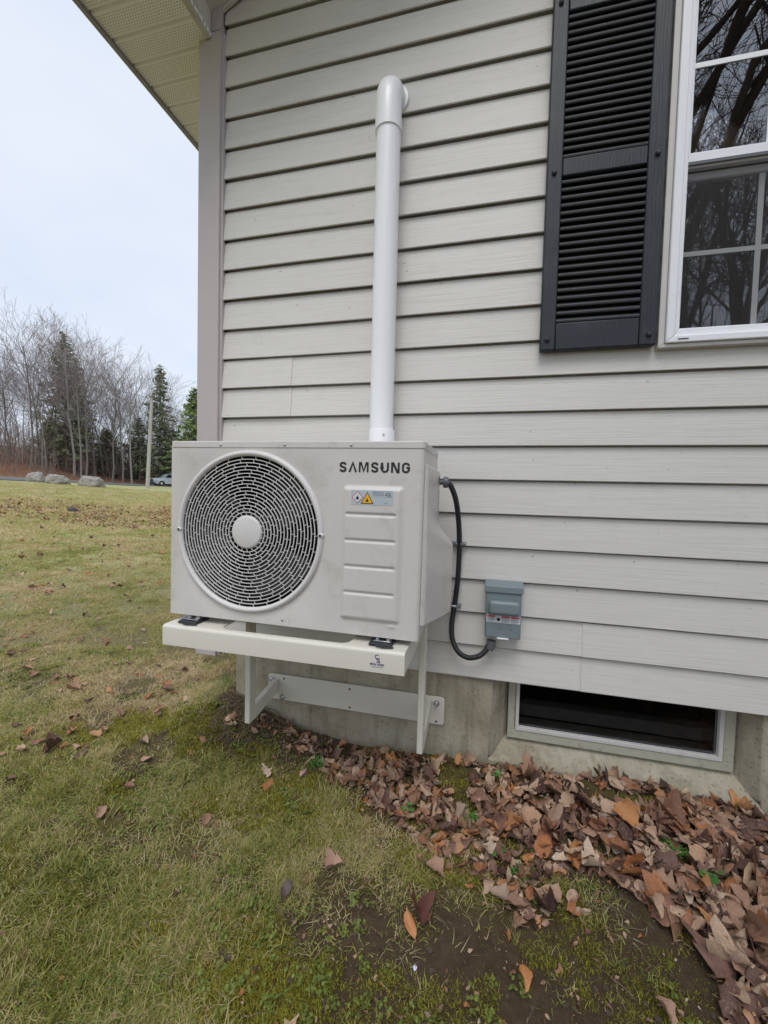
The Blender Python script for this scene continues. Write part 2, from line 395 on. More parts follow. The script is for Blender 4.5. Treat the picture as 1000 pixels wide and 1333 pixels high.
def text(s_, name, size, mat, parent, loc, w=None, off=0, h=None, facing='front', depth=.0003):
    cu = bpy.data.curves.new(name, 'FONT'); cu.body = s_; cu.size = size; cu.offset = off; cu.extrude = depth; cu.align_x = 'LEFT'; cu.resolution_u = 3
    t = bpy.data.objects.new(name, cu); COL.objects.link(t); bpy.context.view_layer.update()
    me = bpy.data.meshes.new_from_object(t.evaluated_get(bpy.context.evaluated_depsgraph_get()))
    bpy.data.objects.remove(t)
    xs = [v.co.x for v in me.vertices]; ys = [v.co.y for v in me.vertices]
    x0, x1, y0, y1 = min(xs), max(xs), min(ys), max(ys)
    sx_ = w/(x1-x0) if w else 1; sz_ = h/(y1-y0) if h else 1
    org = ORG[parent.name]
    for v in me.vertices:
        x, y, z = v.co; v.co = (loc[0]+(x-x0)*sx_-org[0], loc[1]-z-org[1], loc[2]+(y-y0)*sz_-org[2])
    me.name = name; me.materials.clear(); me.materials.append(MAT[mat])
    o = bpy.data.objects.new(name, me); COL.objects.link(o); o.parent = parent; ORG[o.name] = org
    return o
def smst(a, b, x):
    t = max(0., min(1., (x-a)/(b-a))); return t*t*(3-2*t)

# ------------------------------------------------------------------ ground, road
def ground_z(x, y):
    xx = min(x, 0) if x < 0 else 0
    z = -1.34 - .052*(-math.sqrt(xx*xx+.25)+.5) - .015*max(y, 0)
    d = math.hypot(max(0, -x-.1, x-7), max(0, -y))       # mound of soil against the house
    z += .10*math.exp(-(d/.9)**2)
    z += .125*math.exp(-(((x-.06)/.25)**2+((y-.08)/.24)**2))*(1+.5*noise.noise((x*9, y*9, 33)))
    z += .02*math.exp(-(((x-1.6)/.5)**2+((y+.05)/.2)**2))
    rdn = RN[0]*x+RN[1]*y-RN[2]
    if rdn > 3: z += 1.3*smst(3, 13, rdn)+.07*max(0, rdn-13)
    if x < 3 and y < 12:
        q = math.hypot(x-1.15, y+1.6); k = 1/(1+(q/6)**2)
        z += k*(.018*noise.noise((x*2.1, y*2.1, 0))+.010*noise.noise((x*7, y*7, 3))+.005*noise.noise((x*22, y*22, 5)))
    if math.hypot(x, y) > 8: z += .10*noise.noise((x*.12, y*.12, 9))
    return z
def axis_lines(lo, a, b, hi, step, g=1.045):
    L = [a]; s_ = step
    while L[-1] < b: L.append(L[-1]+step)
    while L[-1] < hi: s_ *= g; L.append(L[-1]+s_)
    s_ = step; M_ = [a]
    while M_[-1] > lo: s_ *= g; M_.append(M_[-1]-s_)
    return sorted(set(M_[1:]+L))
gx = axis_lines(-170, -1.6, 2.4, 150, .022); gy = axis_lines(-140, -1.6, .9, 190, .022)
g = MB(); nx = len(gx)
for y in gy:
    for x in gx: g.v.append((x, y, ground_z(x, y)))
for j in range(len(gy)-1):
    for i in range(nx-1):
        a = j*nx+i; g.f.append((a, a+1, a+nx+1, a+nx))
tag(g.build('ground', 'ground', smooth=180, fix=False), kind='structure')
rdm = MB()
def road_pt(s_, off):
    x = RA.x+rd.x*s_+nn.x*off; y = RA.y+rd.y*s_+nn.y*off; return (x, y, ground_z(x, y)+.05)
rdm.grid(lambda u, v: road_pt(-70+u*200, -3.2+v*6.4), 160, 6)
tag(rdm.build('road', 'asphalt', smooth=180), kind='structure')

# ------------------------------------------------------------------ house
S = .127
house = thing('house', 'grey vinyl sided house with dark shutter, white window and concrete foundation', 'house', (3.5, 4, -1.3))
# backing wall (with openings) and interior rooms
bw = MB()
for x0, x1, z0, z1 in ((.0, 1.72, -.87, 1.8), (2.72, 7, -.87, 1.8), (1.72, 2.72, -.87, .35)):
    bw.box(x0, x1, .038, .14, z0, z1)
bw.prism([(0, 1.8), (7, 1.8), (3.5, 3.56)], 'y', .038, .14)
bw.box(-.09, .02, .05, 8, -.87, 1.75); bw.box(6.9, 7.0, .14, 8, -.87, 1.75); bw.box(0, 7, 7.9, 8, -.87, 1.75)
bw.build('wall', 'siding', house)
rm = MB().box(1.5, 2.95, 1.6, 1.65, -.2, 2.2).box(1.5, 1.55, .142, 1.6, -.2, 2.2).box(2.9, 2.95, .142, 1.6, -.2, 2.2).box(1.5, 2.95, .142, 1.65, -.25, -.2).box(1.5, 2.95, .142, 1.65, 2.2, 2.25)
rm.build('room', 'room', house)
# siding, two laps to a panel
def siding_panel(k_top, x0, x1, lift=0, wob=0):
    """laps with butts at k_top+1 (lower) and k_top (upper)"""
    prof = []
    for k in (k_top+1, k_top):
        zb = -k*S
        prof += [(.0335, zb+.0110), (.0070, zb+.0105), (.0062, zb+.0004), (.0015, zb), (0, zb+.002), (.0035, zb+.035), (.0095, zb+.085), (.0135, zb+S-.0066), (.0150, zb+S-.0052), (.0335, zb+S-.0048), (.0338, zb+S+.0105)]
    mb = MB(); n = len(prof); nxs = max(1, int((x1-x0)/.12)); b = 0
    for i in range(nxs+1):
        x = x0+(x1-x0)*i/nxs
        for y, z in prof:
            wv = .0024*noise.noise((x*1.3, z*4, wob))
            mb.v.append((x, y-abs(lift)+wv, z+.0012*noise.noise((x*1.1, z*3, wob+5))))
    for i in range(nxs):
        for j in range(n-1):
            a = i*n+j; mb.f.append((a, a+n, a+n+1, a+1))
    if lift:                       # cut end of the overlapping panel
        e = nxs*n if lift > 0 else 0; b = len(mb.v)
        for j in range(n): x, y, z = mb.v[e+j]; mb.v.append((x-(.0004 if lift > 0 else -.0004), y+.0045, z))
        for j in range(n-1): mb.f.append((e+j, b+j, b+j+1, e+j+1))
    o = mb.build('siding_panel', 'siding', house, smooth=25, fix=False)
    return o
def gable_x(z): return max(.004, (z-1.80)/.5)
for k in range(6, -29, -2):
    zb = -(k+1)*S; zt = -(k-1)*S
    xa = gable_x(zb); xb = 7-max(0, gable_x(zb)-.004)
    spans = [(xa, xb)]
    if zt > .40 and zb < 1.78: spans = [(xa, 1.705), (2.735, xb)]
    if k == -2: spans = [(xa, .336), (.330, xb)]
    if k == 6: spans = [(xa, 1.511), (1.505, xb)]
    if xb-xa < .3: continue
    for i, (a, b_) in enumerate(spans): siding_panel(k, a, b_, lift=.0030 if (i == 0 and k == -2) else (-.0030 if (i == 1 and k == 6) else 0), wob=k*3)
MB().box(0, 7, .004, .024, -.891, -.8875).build('starter_strip', 'siding', house)
# corner post and its shadow channel
pm = MB().prism([(-.108, .0), (-.108, -.020), (-.003, -.020), (-.003, -.006), (.006, -.006), (.006, .012), (-.003, .012), (-.003, .02), (-.108, .02)], 'z', -.935, 1.74)
pm.build('corner_post', 'post', house, bevel=.003)
MB().box(-.112, -.092, .021, .11, -.93, 1.74).build('corner_post_return', 'post', house)
# foundation with basement window opening
fd = MB()
FY = .020
fd.box(.075, 1.19, FY, .27, -1.75, -.84).box(2.085, 6.95, FY, .27, -1.75, -.84)
fd.box(1.19, 2.085, .12, .27, -1.75, -1.15)
# sloped sill and reveals
fd.prism([(FY, -1.75), (FY, -1.215), (.118, -1.150), (.118, -1.75)], 'x', 1.19, 2.085)
fd.prism([(1.188, FY), (1.188, .118), (1.262, .118), (1.195, FY)], 'z', -1.2, -.84)
fd.prism([(2.087, FY), (2.087, .118), (2.035, .118), (2.078, FY)], 'z', -1.2, -.84)
fd.box(.075, .30, .27, 8, -1.75, -.84); fd.box(6.7, 6.95, .27, 8, -1.75, -.84)
fd.build('foundation', 'concrete', house, bevel=.004)
for x in (.44, .60, .957, 1.128):
    MB().box(x-.0025, x+.0025, FY-.003, FY+.01, -1.5, -.86).build('form_seam', 'concrete', house)
bwn = MB()
x0, x1, z1b, yb = 1.262, 2.035, -1.15, .085
bwn.box(x0, x1, yb, yb+.05, z1b, z1b+.035).box(x0, x0+.028, yb, yb+.05, z1b+.035, -.86).box(x1-.036, x1, yb, yb+.05, z1b+.035, -.86)
bas = bwn.build('basement_window', 'frame_beige', house, bevel=.003)
sa = MB().box(x0+.029, x1-.037, yb-.004, yb+.03, z1b+.036, z1b+.050).box(x0+.029, x0+.042, yb-.004, yb+.03, z1b+.05, -.86).box(x1-.051, x1-.037, yb-.004, yb+.03, z1b+.05, -.86)
sa.build('sash', 'casing', bas, bevel=.0015)
MB().box(x0+.043, x1-.052, yb+.012, yb+.016, z1b+.051, -.862).build('pane', 'glass_base', bas)
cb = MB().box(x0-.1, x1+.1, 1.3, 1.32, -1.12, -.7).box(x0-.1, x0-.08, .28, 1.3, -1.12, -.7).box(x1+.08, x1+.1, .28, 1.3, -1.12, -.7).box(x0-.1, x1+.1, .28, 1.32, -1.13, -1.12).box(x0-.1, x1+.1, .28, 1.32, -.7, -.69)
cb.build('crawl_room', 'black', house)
MB().box(x0+.02, x1-.02, .15, .20, -1.085, -1.035).build('inner_ledge', simple('grimy_ledge', (.035, .032, .028), .9, var=.5, vs=25, bump=.5, bs=60), bas, bevel=.003)
# eave soffit, fascia, return box, rake soffit, roof
ZS = 1.72; XE = -.475
yy = -.632
yl = -.5235
k = 0
while yl < 8.2:
    y0, y1 = yl, yl+.1055
    mb = MB()
    prof = [(y0, ZS+.012), (y0+.007, ZS), (y1-.007, ZS), (y1, ZS+.012), (y1, ZS+.014), (y0, ZS+.014)]
    mb.prism(prof, 'x', XE+.004, -.10 if y0 > -.02 else -.045)
    mb.build('soffit_panel', 'soffit', house); yl += .1055; k += 1
MB().box(XE-.018, XE+.003, -.56, 8.2, ZS-.012, ZS+.16).build('fascia', 'fascia', house, bevel=.002)
MB().box(XE-.02, -.02, -.56, -.53, ZS-.012, ZS+.42).build('end_board', 'trim', house, bevel=.003)
MB().box(-.072, -.046, -.53, -.024, ZS-.010, ZS+.125).build('return_board', 'trim', house, bevel=.003)
MB().box(-.10, -.004, -.0215, .019, ZS+.021, ZS+.155).build('return_cap', 'post', house)
def rake(x): return ZS+.105+.5*(x+.03)
for s_, xa, xb in ((1, -.046, 3.5), (-1, 7.046, 3.5)):
    def zr(x, s_=s_): return rake(x if s_ == 1 else 7-x)
    a, b_ = (xa, xb)
    MB().prism([(a, zr(a)), (b_, zr(b_)), (b_, zr(b_)+.012), (a, zr(a)+.012)], 'y', -.53, .021).build('rake_soffit', 'trim', house)
    MB().prism([(a, zr(a)-.012), (b_, zr(b_)-.012), (b_, zr(b_)+.15), (a, zr(a)+.15)], 'y', -.56, -.532).build('rake_board', 'trim', house)
    MB().prism([(a, zr(a)-.016), (b_, zr(b_)-.016), (b_, zr(b_)-.001), (a, zr(a)-.001)], 'y', -.012, -.001).build('wall_channel', 'trim', house)
    e = XE-.05 if s_ == 1 else 7-XE+.05
    MB().prism([(e, zr(e)+.17), (b_, zr(b_)+.17), (b_, zr(b_)+.2), (e, zr(e)+.2)], 'y', -.58, 8.25).build('roof', 'roof', house)
# ------------------------------------------------------------------ window (parts of the house)
WX0, WX1, WZ0, WZ1 = 1.688, 2.752, .322, 1.80
def frame_mb(x0, x1, z0, z1, wl, wb, wt, y0, y1, mb=None):
    mb = mb or MB()
    mb.prism([(x0, z0), (x0+wl, z0+wb), (x0+wl, z1-wt), (x0, z1)], 'y', y0, y1)
    mb.prism([(x1, z0), (x1-wl, z0+wb), (x1-wl, z1-wt), (x1, z1)], 'y', y0, y1)
    mb.prism([(x0, z0), (x0+wl, z0+wb), (x1-wl, z0+wb), (x1, z0)], 'y', y0, y1)
    mb.prism([(x0, z1), (x0+wl, z1-wt), (x1-wl, z1-wt), (x1, z1)], 'y', y0, y1)
    return mb
win = frame_mb(WX0, WX1, WZ0, WZ1, .019, .012, .02, -.022, .03).build('window', 'casing', house, bevel=.002)
frame_mb(WX0+.020, WX1-.020, WZ0+.013, WZ1-.021, .026, .022, .03, -.032, .05).build('frame', 'white', win, bevel=.003)
frame_mb(WX0+.047, WX1-.047, WZ0+.036, WZ1-.052, .016, .026, .02, -.018, .06).build('frame', 'white', win, bevel=.003)
MB().box(WX0+.055, WX0+.085, -.0335, -.0325, WZ0+.021, WZ0+.024).build('weep_slot', 'black', win)
gx0, gx1 = WX0+.064, WX1-.064
frame_mb(gx0, gx1, .915, WZ1-.073, .012, .045, .03, .004, .03).build('sash', 'white', win, bevel=.002)
frame_mb(gx0, gx1, WZ0+.063, .911, .010, .012, .022, .030, .055).build('sash', 'white', win, bevel=.002)
MB().box(gx0, gx1, -.004, .0035, .916, .926).build('screen_rail', 'fitting', win)
MB().box(gx0+.012, gx1-.012, .015, .018, .961, WZ1-.10).build('pane', 'glass', win)
MB().box(gx0+.010, gx1-.010, .040, .043, WZ0+.076, .888).build('pane', 'glass_low', win)
xm = 1.985
for zz in (1.243,): MB().box(gx0+.012, gx1-.012, .0125, .0145, zz-.008, zz+.008).build('muntin', 'bright_bar', win)
MB().box(xm-.008, xm+.008, .0127, .0143, .961, WZ1-.10).build('muntin', 'white', win)
MB().box(gx0+.010, gx1-.010, .0375, .0395, .643, .658).build('muntin', 'bright_bar', win)
MB().box(xm-.008, xm+.008, .0377, .0393, WZ0+.076, .888).build('muntin', 'bright_bar', win)
MB().box(gx0+.001, gx1-.001, .012, .0123, WZ0+.064, .914).build('insect_screen', 'screen', win)
cu = MB().grid(lambda u, v: (1.76+u*.97, .17+.022*math.sin(u*58)+.008*math.sin(u*133), .30+v*1.5), 240, 2)
cu.build('curtain', 'curtain', win, smooth=180)
# ------------------------------------------------------------------ shutter
SX0, SX1, SZ0, SZ1 = 1.314, 1.680, .332, 1.80
YF = -.030
sh = MB().box(SX0+.004, SX1-.004, -.004, .001, SZ0+.004, SZ1-.004).build('shutter', 'black', house)
for a, b_ in ((SX0, SX0+.050), (SX1-.052, SX1)): MB().box(a, b_, YF, -.001, SZ0, SZ1).build('stile', 'shutter', sh, bevel=.004)
RAILS = ((SZ0, .425), (.925, .985), (1.47, 1.535))
for a, b_ in RAILS: MB().box(SX0+.0505, SX1-.0525, YF+.001, -.001, a, b_).build('rail', 'shutter', sh, bevel=.004)
lm = None
for a, b_ in ((.425, .925), (.985, 1.47), (1.535, SZ1-.02)):
    n = round((b_-a)/.0262)
    for i in range(n):
        z = a+(i+.5)*(b_-a)/n
        if lm is None:
            lm = MB().prism([(-.0225, -.0125), (-.0275, -.011), (-.0290, -.005), (-.0265, -.0005), (-.008, .0115), (-.0045, .0115), (-.0045, .008)], 'x', SX0+.0506, SX1-.0526)
            o = lm.build('louvre', 'louvre', sh, bevel=.001); lme = o.data; zz0 = ORG[sh.name][2]
            o.location.z = z
        else:
            c = o.copy(); COL.objects.link(c); c.location.z = z
for x, z in ((1.338, .938), (1.656, .950), (1.337, .368), (1.657, .365), (1.338, 1.50), (1.657, 1.50)):
    MB().lathe([(.0001, -.0085), (.004, -.0082), (.007, -.006), (.0082, -.002), (.0085, .0)], (x, YF-.0005, z), 'y', 16).build('screw', 'shutter', sh, smooth=60)

# ------------------------------------------------------------------ heat pump outdoor unit
UX0, UX1, UZ0, UZ1, UY0, UY1 = .136, .974, -.607, -.037, -.452, -.135
unit = thing('heat_pump', 'pale grey heat pump outdoor unit with round fan grille on steel bracket', 'heat pump', ((UX0+UX1)/2, (UY0+UY1)/2, UZ0))
FC = Vector((.424, UY0, -.321)); FR = .246
def front_h(x, z):
    """pressed relief of the right part of the front: raised panel with recessed ribs"""
    h = 0
    px0, px1, pz0, pz1 = .737, .918, -.563, -.168
    dx = max(px0-x, x-px1); dz = max(pz0-z, z-pz1)
    ox, oz = max(dx+.012, 0), max(dz+.012, 0)
    d = math.hypot(ox, oz)-.012 if (ox > 0 and oz > 0) else max(dx, dz)
    h += .009*(1-smst(-.014, .004, d))
    for zr in (-.250, -.326, -.403, -.480):
        if abs(z-zr) < .011:
            ex = max(.753-x, x-.895, 0)
            dd = math.hypot(ex, z-zr)
            h -= .0042*(1-smst(.0015, .0068, dd))
    if x > .86 and z < -.55:
        h += .003*math.exp(-(((x-.895)/.012)**2+((z+.572)/.006)**2))
    return h
XS = .690
fp = MB(); rcx0, rcx1 = UX0+.003, XS; rz0, rz1 = UZ0, UZ1-.021
angs = sorted([2*math.pi*i/120 for i in range(120)]+[math.atan2(z-FC.z, x-FC.x) % (2*math.pi) for x in (rcx0, rcx1) for z in (rz0, rz1)])
n = len(angs)
for a in angs:
    c, s_ = math.cos(a), math.sin(a)
    t = min(((rcx1 if c > 0 else rcx0)-FC.x)/c if abs(c) > 1e-6 else 9, ((rz1 if s_ > 0 else rz0)-FC.z)/s_ if abs(s_) > 1e-6 else 9)
    for r_, y in ((FR-.004, .012), (FR-.002, .002), (FR+.002, 0), (None, 0)):
        rr = t if r_ is None else min(r_, t)
        fp.v.append((FC.x+c*rr, UY0+y, FC.z+s_*rr))
for i in range(n):
    j = (i+1) % n
    for q in range(3): fp.f.append((i*4+q, i*4+q+1, j*4+q+1, j*4+q))
# right part and rounded corner to the side
cols = [XS+(.962-XS)*i/105 for i in range(106)]
zs = [rz0+(rz1-rz0)*i/220 for i in range(221)]
b = len(fp.v); nc = len(cols)+7
for z in zs:
    for x in cols: fp.v.append((x, UY0-front_h(x, z), z))
    for q in range(1, 7):
        a = math.pi/2*q/6; fp.v.append((.962+.012*math.sin(a), UY0+.012-.012*math.cos(a), z))
    fp.v.append((UX1, UY0+.03, z))
for j in range(len(zs)-1):
    for i in range(nc-1):
        a = b+j*nc+i; fp.f.append((a, a+1, a+nc+1, a+nc))
b = len(fp.v)  # left return
fp.v += [(UX0+.003, UY0, rz0), (UX0, UY0+.003, rz0), (UX0, UY0+.03, rz0), (UX0+.003, UY0, rz1), (UX0, UY0+.003, rz1), (UX0, UY0+.03, rz1)]
fp.f += [(b, b+3, b+4, b+1), (b+1, b+4, b+5, b+2)]
fp.build('front_panel', 'unit', unit, smooth=50)
MB().box(UX0, UX0+.004, UY0+.031, UY1, UZ0, UZ1-.021).box(UX0+.004, UX1-.004, UY1-.004, UY1, UZ0, UZ1-.021).build('casing', 'unit', unit)
MB().box(UX1-.003, UX1-.0005, UY0+.0315, UY1, UZ0, UZ1-.021).build('side_panel', 'unit', unit)
MB().box(UX0+.004, UX1-.003, UY0+.004, UY1-.004, UZ0, UZ0+.012).build('base_pan', 'unit', unit)
ld = MB()
def rrect(x0, x1, y0, y1, r, n=5):
    out = []
    for cx, cy, a0 in ((x1-r, y1-r, 0), (x0+r, y1-r, 90), (x0+r, y0+r, 180), (x1-r, y0+r, 270)):
        out += [(cx+r*math.cos(R(a0+90*i/n)), cy+r*math.sin(R(a0+90*i/n))) for i in range(n+1)]
    return out
ld.prism(rrect(UX0-.002, UX1+.002, UY0-.002, UY1+.002, .013), 'z', UZ1-.022, UZ1)
ld.build('top_lid', 'unit', unit, bevel=.003, seg=3)
# grille
gr = MB(); rings = 17; RI, RO = .0515, .2385
rs = [RI+(RO-RI)*i/rings for i in range(rings+1)]
def gy_(r): return UY0-.010+.006*(r/RO)**2
for i, r_ in enumerate(rs):
    if i == 0: continue
    y = gy_(r_); t_ = .00125
    gr.lathe([(r_-t_, y), (r_+t_, y), (r_+t_*.8, y+.0045), (r_-t_*.8, y+.0045)], (FC.x, 0, FC.z), 'y', 96, close=True)
for i in range(rings):
    cnt = 20 if i < 8 else (26 if i < 13 else 30)
    ph = (i % 2)*.5+(i//2)*.37
    for j in range(cnt):
        a = 2*math.pi*(j+ph)/cnt; a2 = a+.0035/rs[i]
        c, s_ = math.cos(a), math.sin(a); r0, r1 = rs[i], rs[i+1]; q = Vector((-s_, 0, c))*.0008
        P0 = Vector((FC.x+c*r0, gy_(r0)+.001, FC.z+s_*r0)); P1 = Vector((FC.x+math.cos(a2)*r1, gy_(r1)+.001, FC.z+math.sin(a2)*r1))
        bb = len(gr.v); dy = Vector((0, .003, 0))
        gr.v += [tuple(v) for v in (P0-q, P0+q, P1+q, P1-q, P0-q+dy, P0+q+dy, P1+q+dy, P1-q+dy)]
        gr.f += [tuple(bb+k for k in f) for f in ((0, 1, 2, 3), (4, 7, 6, 5), (0, 4, 5, 1), (2, 6, 7, 3), (1, 5, 6, 2), (0, 3, 7, 4))]
gro = gr.build('fan_grille', 'grille', unit, smooth=40)
MB().lathe([(.237, -.003), (.2385, -.0075), (.242, -.011), (.246, -.0122), (.250, -.011), (.2535, -.0075), (.2555, -.001), (.2555, .0)], (FC.x, UY0, FC.z), 'y', 128, caps=False).build('rim', 'grille', gro, smooth=60)
MB().lathe([(.0001, -.0125), (.045, -.0120), (.050, -.0105), (.0525, -.007), (.0525, 0)], (FC.x, UY0, FC.z), 'y', 64).build('hub_cap', 'grille', gro, smooth=50)
for x, z in ((.178, -.324), (.672, -.318)):
    l_ = MB().lathe([(.0001, -.0145), (.0055, -.0140), (.008, -.011), (.009, -.004), (.009, .0)], (x, UY0, z), 'y', 24).build('lug', 'grille', gro, smooth=50)
    MB().lathe([(.0001, -.0162), (.0028, -.0160), (.0042, -.0143)], (x, UY0, z), 'y', 12).build('screw', 'black', gro)
# fan behind the grille
MB().lathe([(.262, .004), (.262, .10), (.25, .16), (.25, .30)], (FC.x, UY0, FC.z), 'y', 64, caps=False).build('fan_shroud', 'black', unit, smooth=60)
MB().box(UX0+.01, UX1-.2, UY1-.03, UY1-.006, UZ0+.02, UZ1-.03).build('coil', 'black', unit)
fan = MB().lathe([(.0001, .05), (.05, .052), (.058, .07), (.058, .13)], (FC.x, UY0, FC.z), 'y', 32)
fo = fan.build('fan', 'fan', unit, smooth=50)
for kbl in range(3):
    a0 = R(40+120*kbl)
    def bl(u, v, a0=a0):
        r_ = .055+.175*v; a = a0+(u-.5)*(1.35-.2*v)+.35*v
        return (FC.x+r_*math.cos(a), UY0+.06+.055*u+.01*math.sin(v*3), FC.z+r_*math.sin(a))
    ob = MB().grid(bl, 10, 8).build('blade', 'fan', fo, smooth=180)
    sm = ob.modifiers.new('thick', 'SOLIDIFY'); sm.thickness = .003
# screws on lid and front
def screw(parent, x, y, z, r=.0042, ax='y', s=-1, mat='zinc'):
    pr = [(.0001, -.0032), (r*.6, -.0028), (r, -.0012), (r*1.05, .0003)]
    if ax == 'x': pr = [(a, -h) for a, h in pr]
    return MB().lathe(pr, (x, y, z), ax, 14).build('screw', mat, parent, smooth=50)
for x, z in ((.323, UZ1-.012), (.545, UZ1-.012), (.758, UZ1-.012)): screw(unit, x, UY0-.0022, z)
screw(unit, .548, UY0-.0002, -.588)
for y, z in ((-.425, UZ1-.012), (-.20, UZ1-.012)): screw(unit, UX1+.0022, y, z, ax='x')
# service cover bulging off the right side
def cov(u, v):
    y = -.437+.312*u; z = -.100-(.470+.036*u)*v
    e = min(1, min(u, 1-u)/.04) if u < .5 else min(1, (1-u)/.03)
    s_ = 1-smst(-.350, -.265, z+.085*(u-.75)*1.0)
    bot = 1-.35*smst(-.60, -.648, -abs(z))
    p_ = .010+.056*(u**.9)*s_
    ed = min(1, u/.03, (1-u)/.02+.0, v/.012, (1-v)/.01)
    return (UX1+.0005+p_*max(0, ed)**.5, y, z)
MB().grid(cov, 60, 150).build('service_cover', 'unit', unit, smooth=60)
MB().box(UX1+.009, UX1+.0108, -.180, -.155, -.150, -.122).build('knockout', 'black', unit)
sl_ = MB()
for i in range(12): sl_.box(UX1+.0102, UX1+.0112, -.185, -.150, -.176-.0085*i, -.173-.0085*i)
sl_.build('vent_slots', 'inkgrey', unit)
# black print and warning label on the front
def strokes(paths, wd, x0, z0, w_, h_, y, name, mat, par):
    mb = MB()
    for path in paths:
        P_ = [Vector((x0+a*w_, z0+b_*h_)) for a, b_ in path]; k_ = len(P_); L1, R1 = [], []
        for i in range(k_):
            d0 = (P_[i]-P_[i-1]).normalized() if i else None; d1 = (P_[i+1]-P_[i]).normalized() if i < k_-1 else None
            d = ((d0 or d1)+(d1 or d0)).normalized(); nrm = Vector((-d.y, d.x)); co = max(.55, nrm.dot(Vector((-(d1 or d0).y, (d1 or d0).x))))
            L1.append(P_[i]+nrm*wd/2/co); R1.append(P_[i]-nrm*wd/2/co)
        b0 = len(mb.v)
        for l1, r1 in zip(L1, R1): mb.v += [(l1.x, y, l1.y), (r1.x, y, r1.y)]
        mb.f += [(b0+2*i, b0+2*i+1, b0+2*i+3, b0+2*i+2) for i in range(k_-1)]
    return mb.build(name, mat, par, fix=False)
def arc(cx, cz, rx, rz, a0, a1, n_=9): return [(cx+rx*math.cos(R(a0+(a1-a0)*i/n_)), cz+rz*math.sin(R(a0+(a1-a0)*i/n_))) for i in range(n_+1)]
GL = {'S': [[(.88, .73)]+arc(.5, .70, .36, .22, 20, 160)+[(.20, .60), (.80, .40)]+arc(.5, .30, .36, .22, -20, -160)+[(.12, .27)]],
      'A': [[(.06, .0), (.5, .93), (.94, .0)]], 'M': [[(.08, .0), (.08, .93), (.22, .93), (.5, .12), (.78, .93), (.92, .93), (.92, .0)]],
      'U': [[(.12, 1), (.12, .36)]+arc(.5, .36, .38, .28, 180, 360)+[(.88, 1)]], 'N': [[(.10, 0), (.10, .93), (.24, .93), (.76, .07), (.90, .07), (.90, 1)]],
      'G': [[(.88, .70)]+arc(.5, .66, .38, .26, 15, 165)+[(.12, .36)]+arc(.5, .34, .38, .26, 180, 352)+[(.88, .50), (.55, .50)]]}
cxl = .7215
for ch, wl_ in (('S', .026), ('A', .026), ('M', .032), ('S', .026), ('U', .026), ('N', .027), ('G', .026)):
    strokes(GL[ch], .0062 if ch != 'M' else .0054, cxl+.001, -.1275, wl_-.003, .029, UY0-.0007, 'lettering', 'ink', unit); cxl += wl_+.0042
yl_ = UY0-.0094
lb = MB().box(.765, .890, yl_-.0003, yl_+.0003, -.2215, -.1795).build('warning_label', 'sticker', unit)
def diamond(cx, cz, r_, y, mat, nm, par):
    return MB().prism([(cx-r_, cz), (cx, cz-r_), (cx+r_, cz), (cx, cz+r_)], 'y', y-.0003, y).build(nm, mat, par)
yy = yl_-.0004
diamond(.784, -.2005, .0178, yy, 'red', 'pictogram_border', lb); diamond(.784, -.2005, .0152, yy-.0004, 'sticker_white', 'pictogram_field', lb)
def flame(cx, cz, k_, y, par):
    pts = [(-.45, -.8), (.45, -.8), (.62, -.3), (.45, .2), (.30, -.05), (.18, .55), (-.12, 1.0), (-.10, .45), (-.42, .1), (-.62, -.35)]
    MB().prism([(cx+a*k_, cz+b_*k_) for a, b_ in pts], 'y', y-.0003, y).build('flame', 'ink', par)
flame(.784, -.2005, .0075, yy-.0008, lb)
def tri(cx, z0, hw, h_, y, mat, nm, par): MB().prism([(cx-hw, z0), (cx+hw, z0), (cx, z0+h_)], 'y', y-.0003, y).build(nm, mat, par)
tri(.8135, -.2185, .0195, .035, yy, 'ink', 'warning_border', lb); tri(.8135, -.2163, .0160, .0290, yy-.0004, 'yellow', 'warning_field', lb)
flame(.8135, -.2075, .0065, yy-.0008, lb)
text('A2L', 'lettering', .014, 'ink', lb, (.866, yy-.0002, -.1945), w=.019, h=.0095)
tl = MB()
for i in range(3): tl.box(.829, .863, yy-.0002, yy, -.1860-.0035*i, -.1848-.0035*i)
tl.box(.829, .888, yy-.0002, yy, -.1822, -.1817).box(.829, .888, yy-.0002, yy, -.1975, -.1970).box(.862, .874, yy-.0002, yy, -.2165, -.2153)
tl.build('fine_print', 'inkgrey', lb)['kind'] = 'stuff'
for x in (.19, .92):
    for y in (-.42, -.17): MB().box(x-.03, x+.03, y-.015, y+.015, UZ0-.008, UZ0-.0005).build('foot', 'unit', unit, bevel=.002)
unit.rotation_euler.y = R(.35)
# ------------------------------------------------------------------ wall bracket
TZ = -.628
br = thing('wall_bracket', 'cream powder coated steel wall bracket carrying the heat pump', 'bracket', (.55, -.25, -1.1))
ty0 = -.502
# tray: front bar with rolled edge, cut-out top web, side bars, rear rail
tx0, tx1 = .152, .946
prof = [(ty0, -.692), (ty0, TZ-.010)]+[(ty0+.010-.010*math.cos(R(a)), TZ-.010+.010*math.sin(R(a))) for a in (15, 30, 45, 60, 75, 90)]
prof += [(-.480, TZ), (-.480, TZ-.003), (ty0+.011, TZ-.003), (ty0+.003, TZ-.012), (ty0+.003, -.692)]
tb = MB().prism(prof, 'x', tx0, tx1); tb.build('front_bar', 'bracket', br, smooth=35)
def web(x0, x1, y0, y1, nm='top_web'):
    return MB().box(x0, x1, y0, y1, TZ-.003, TZ).build(nm, 'bracket', br)
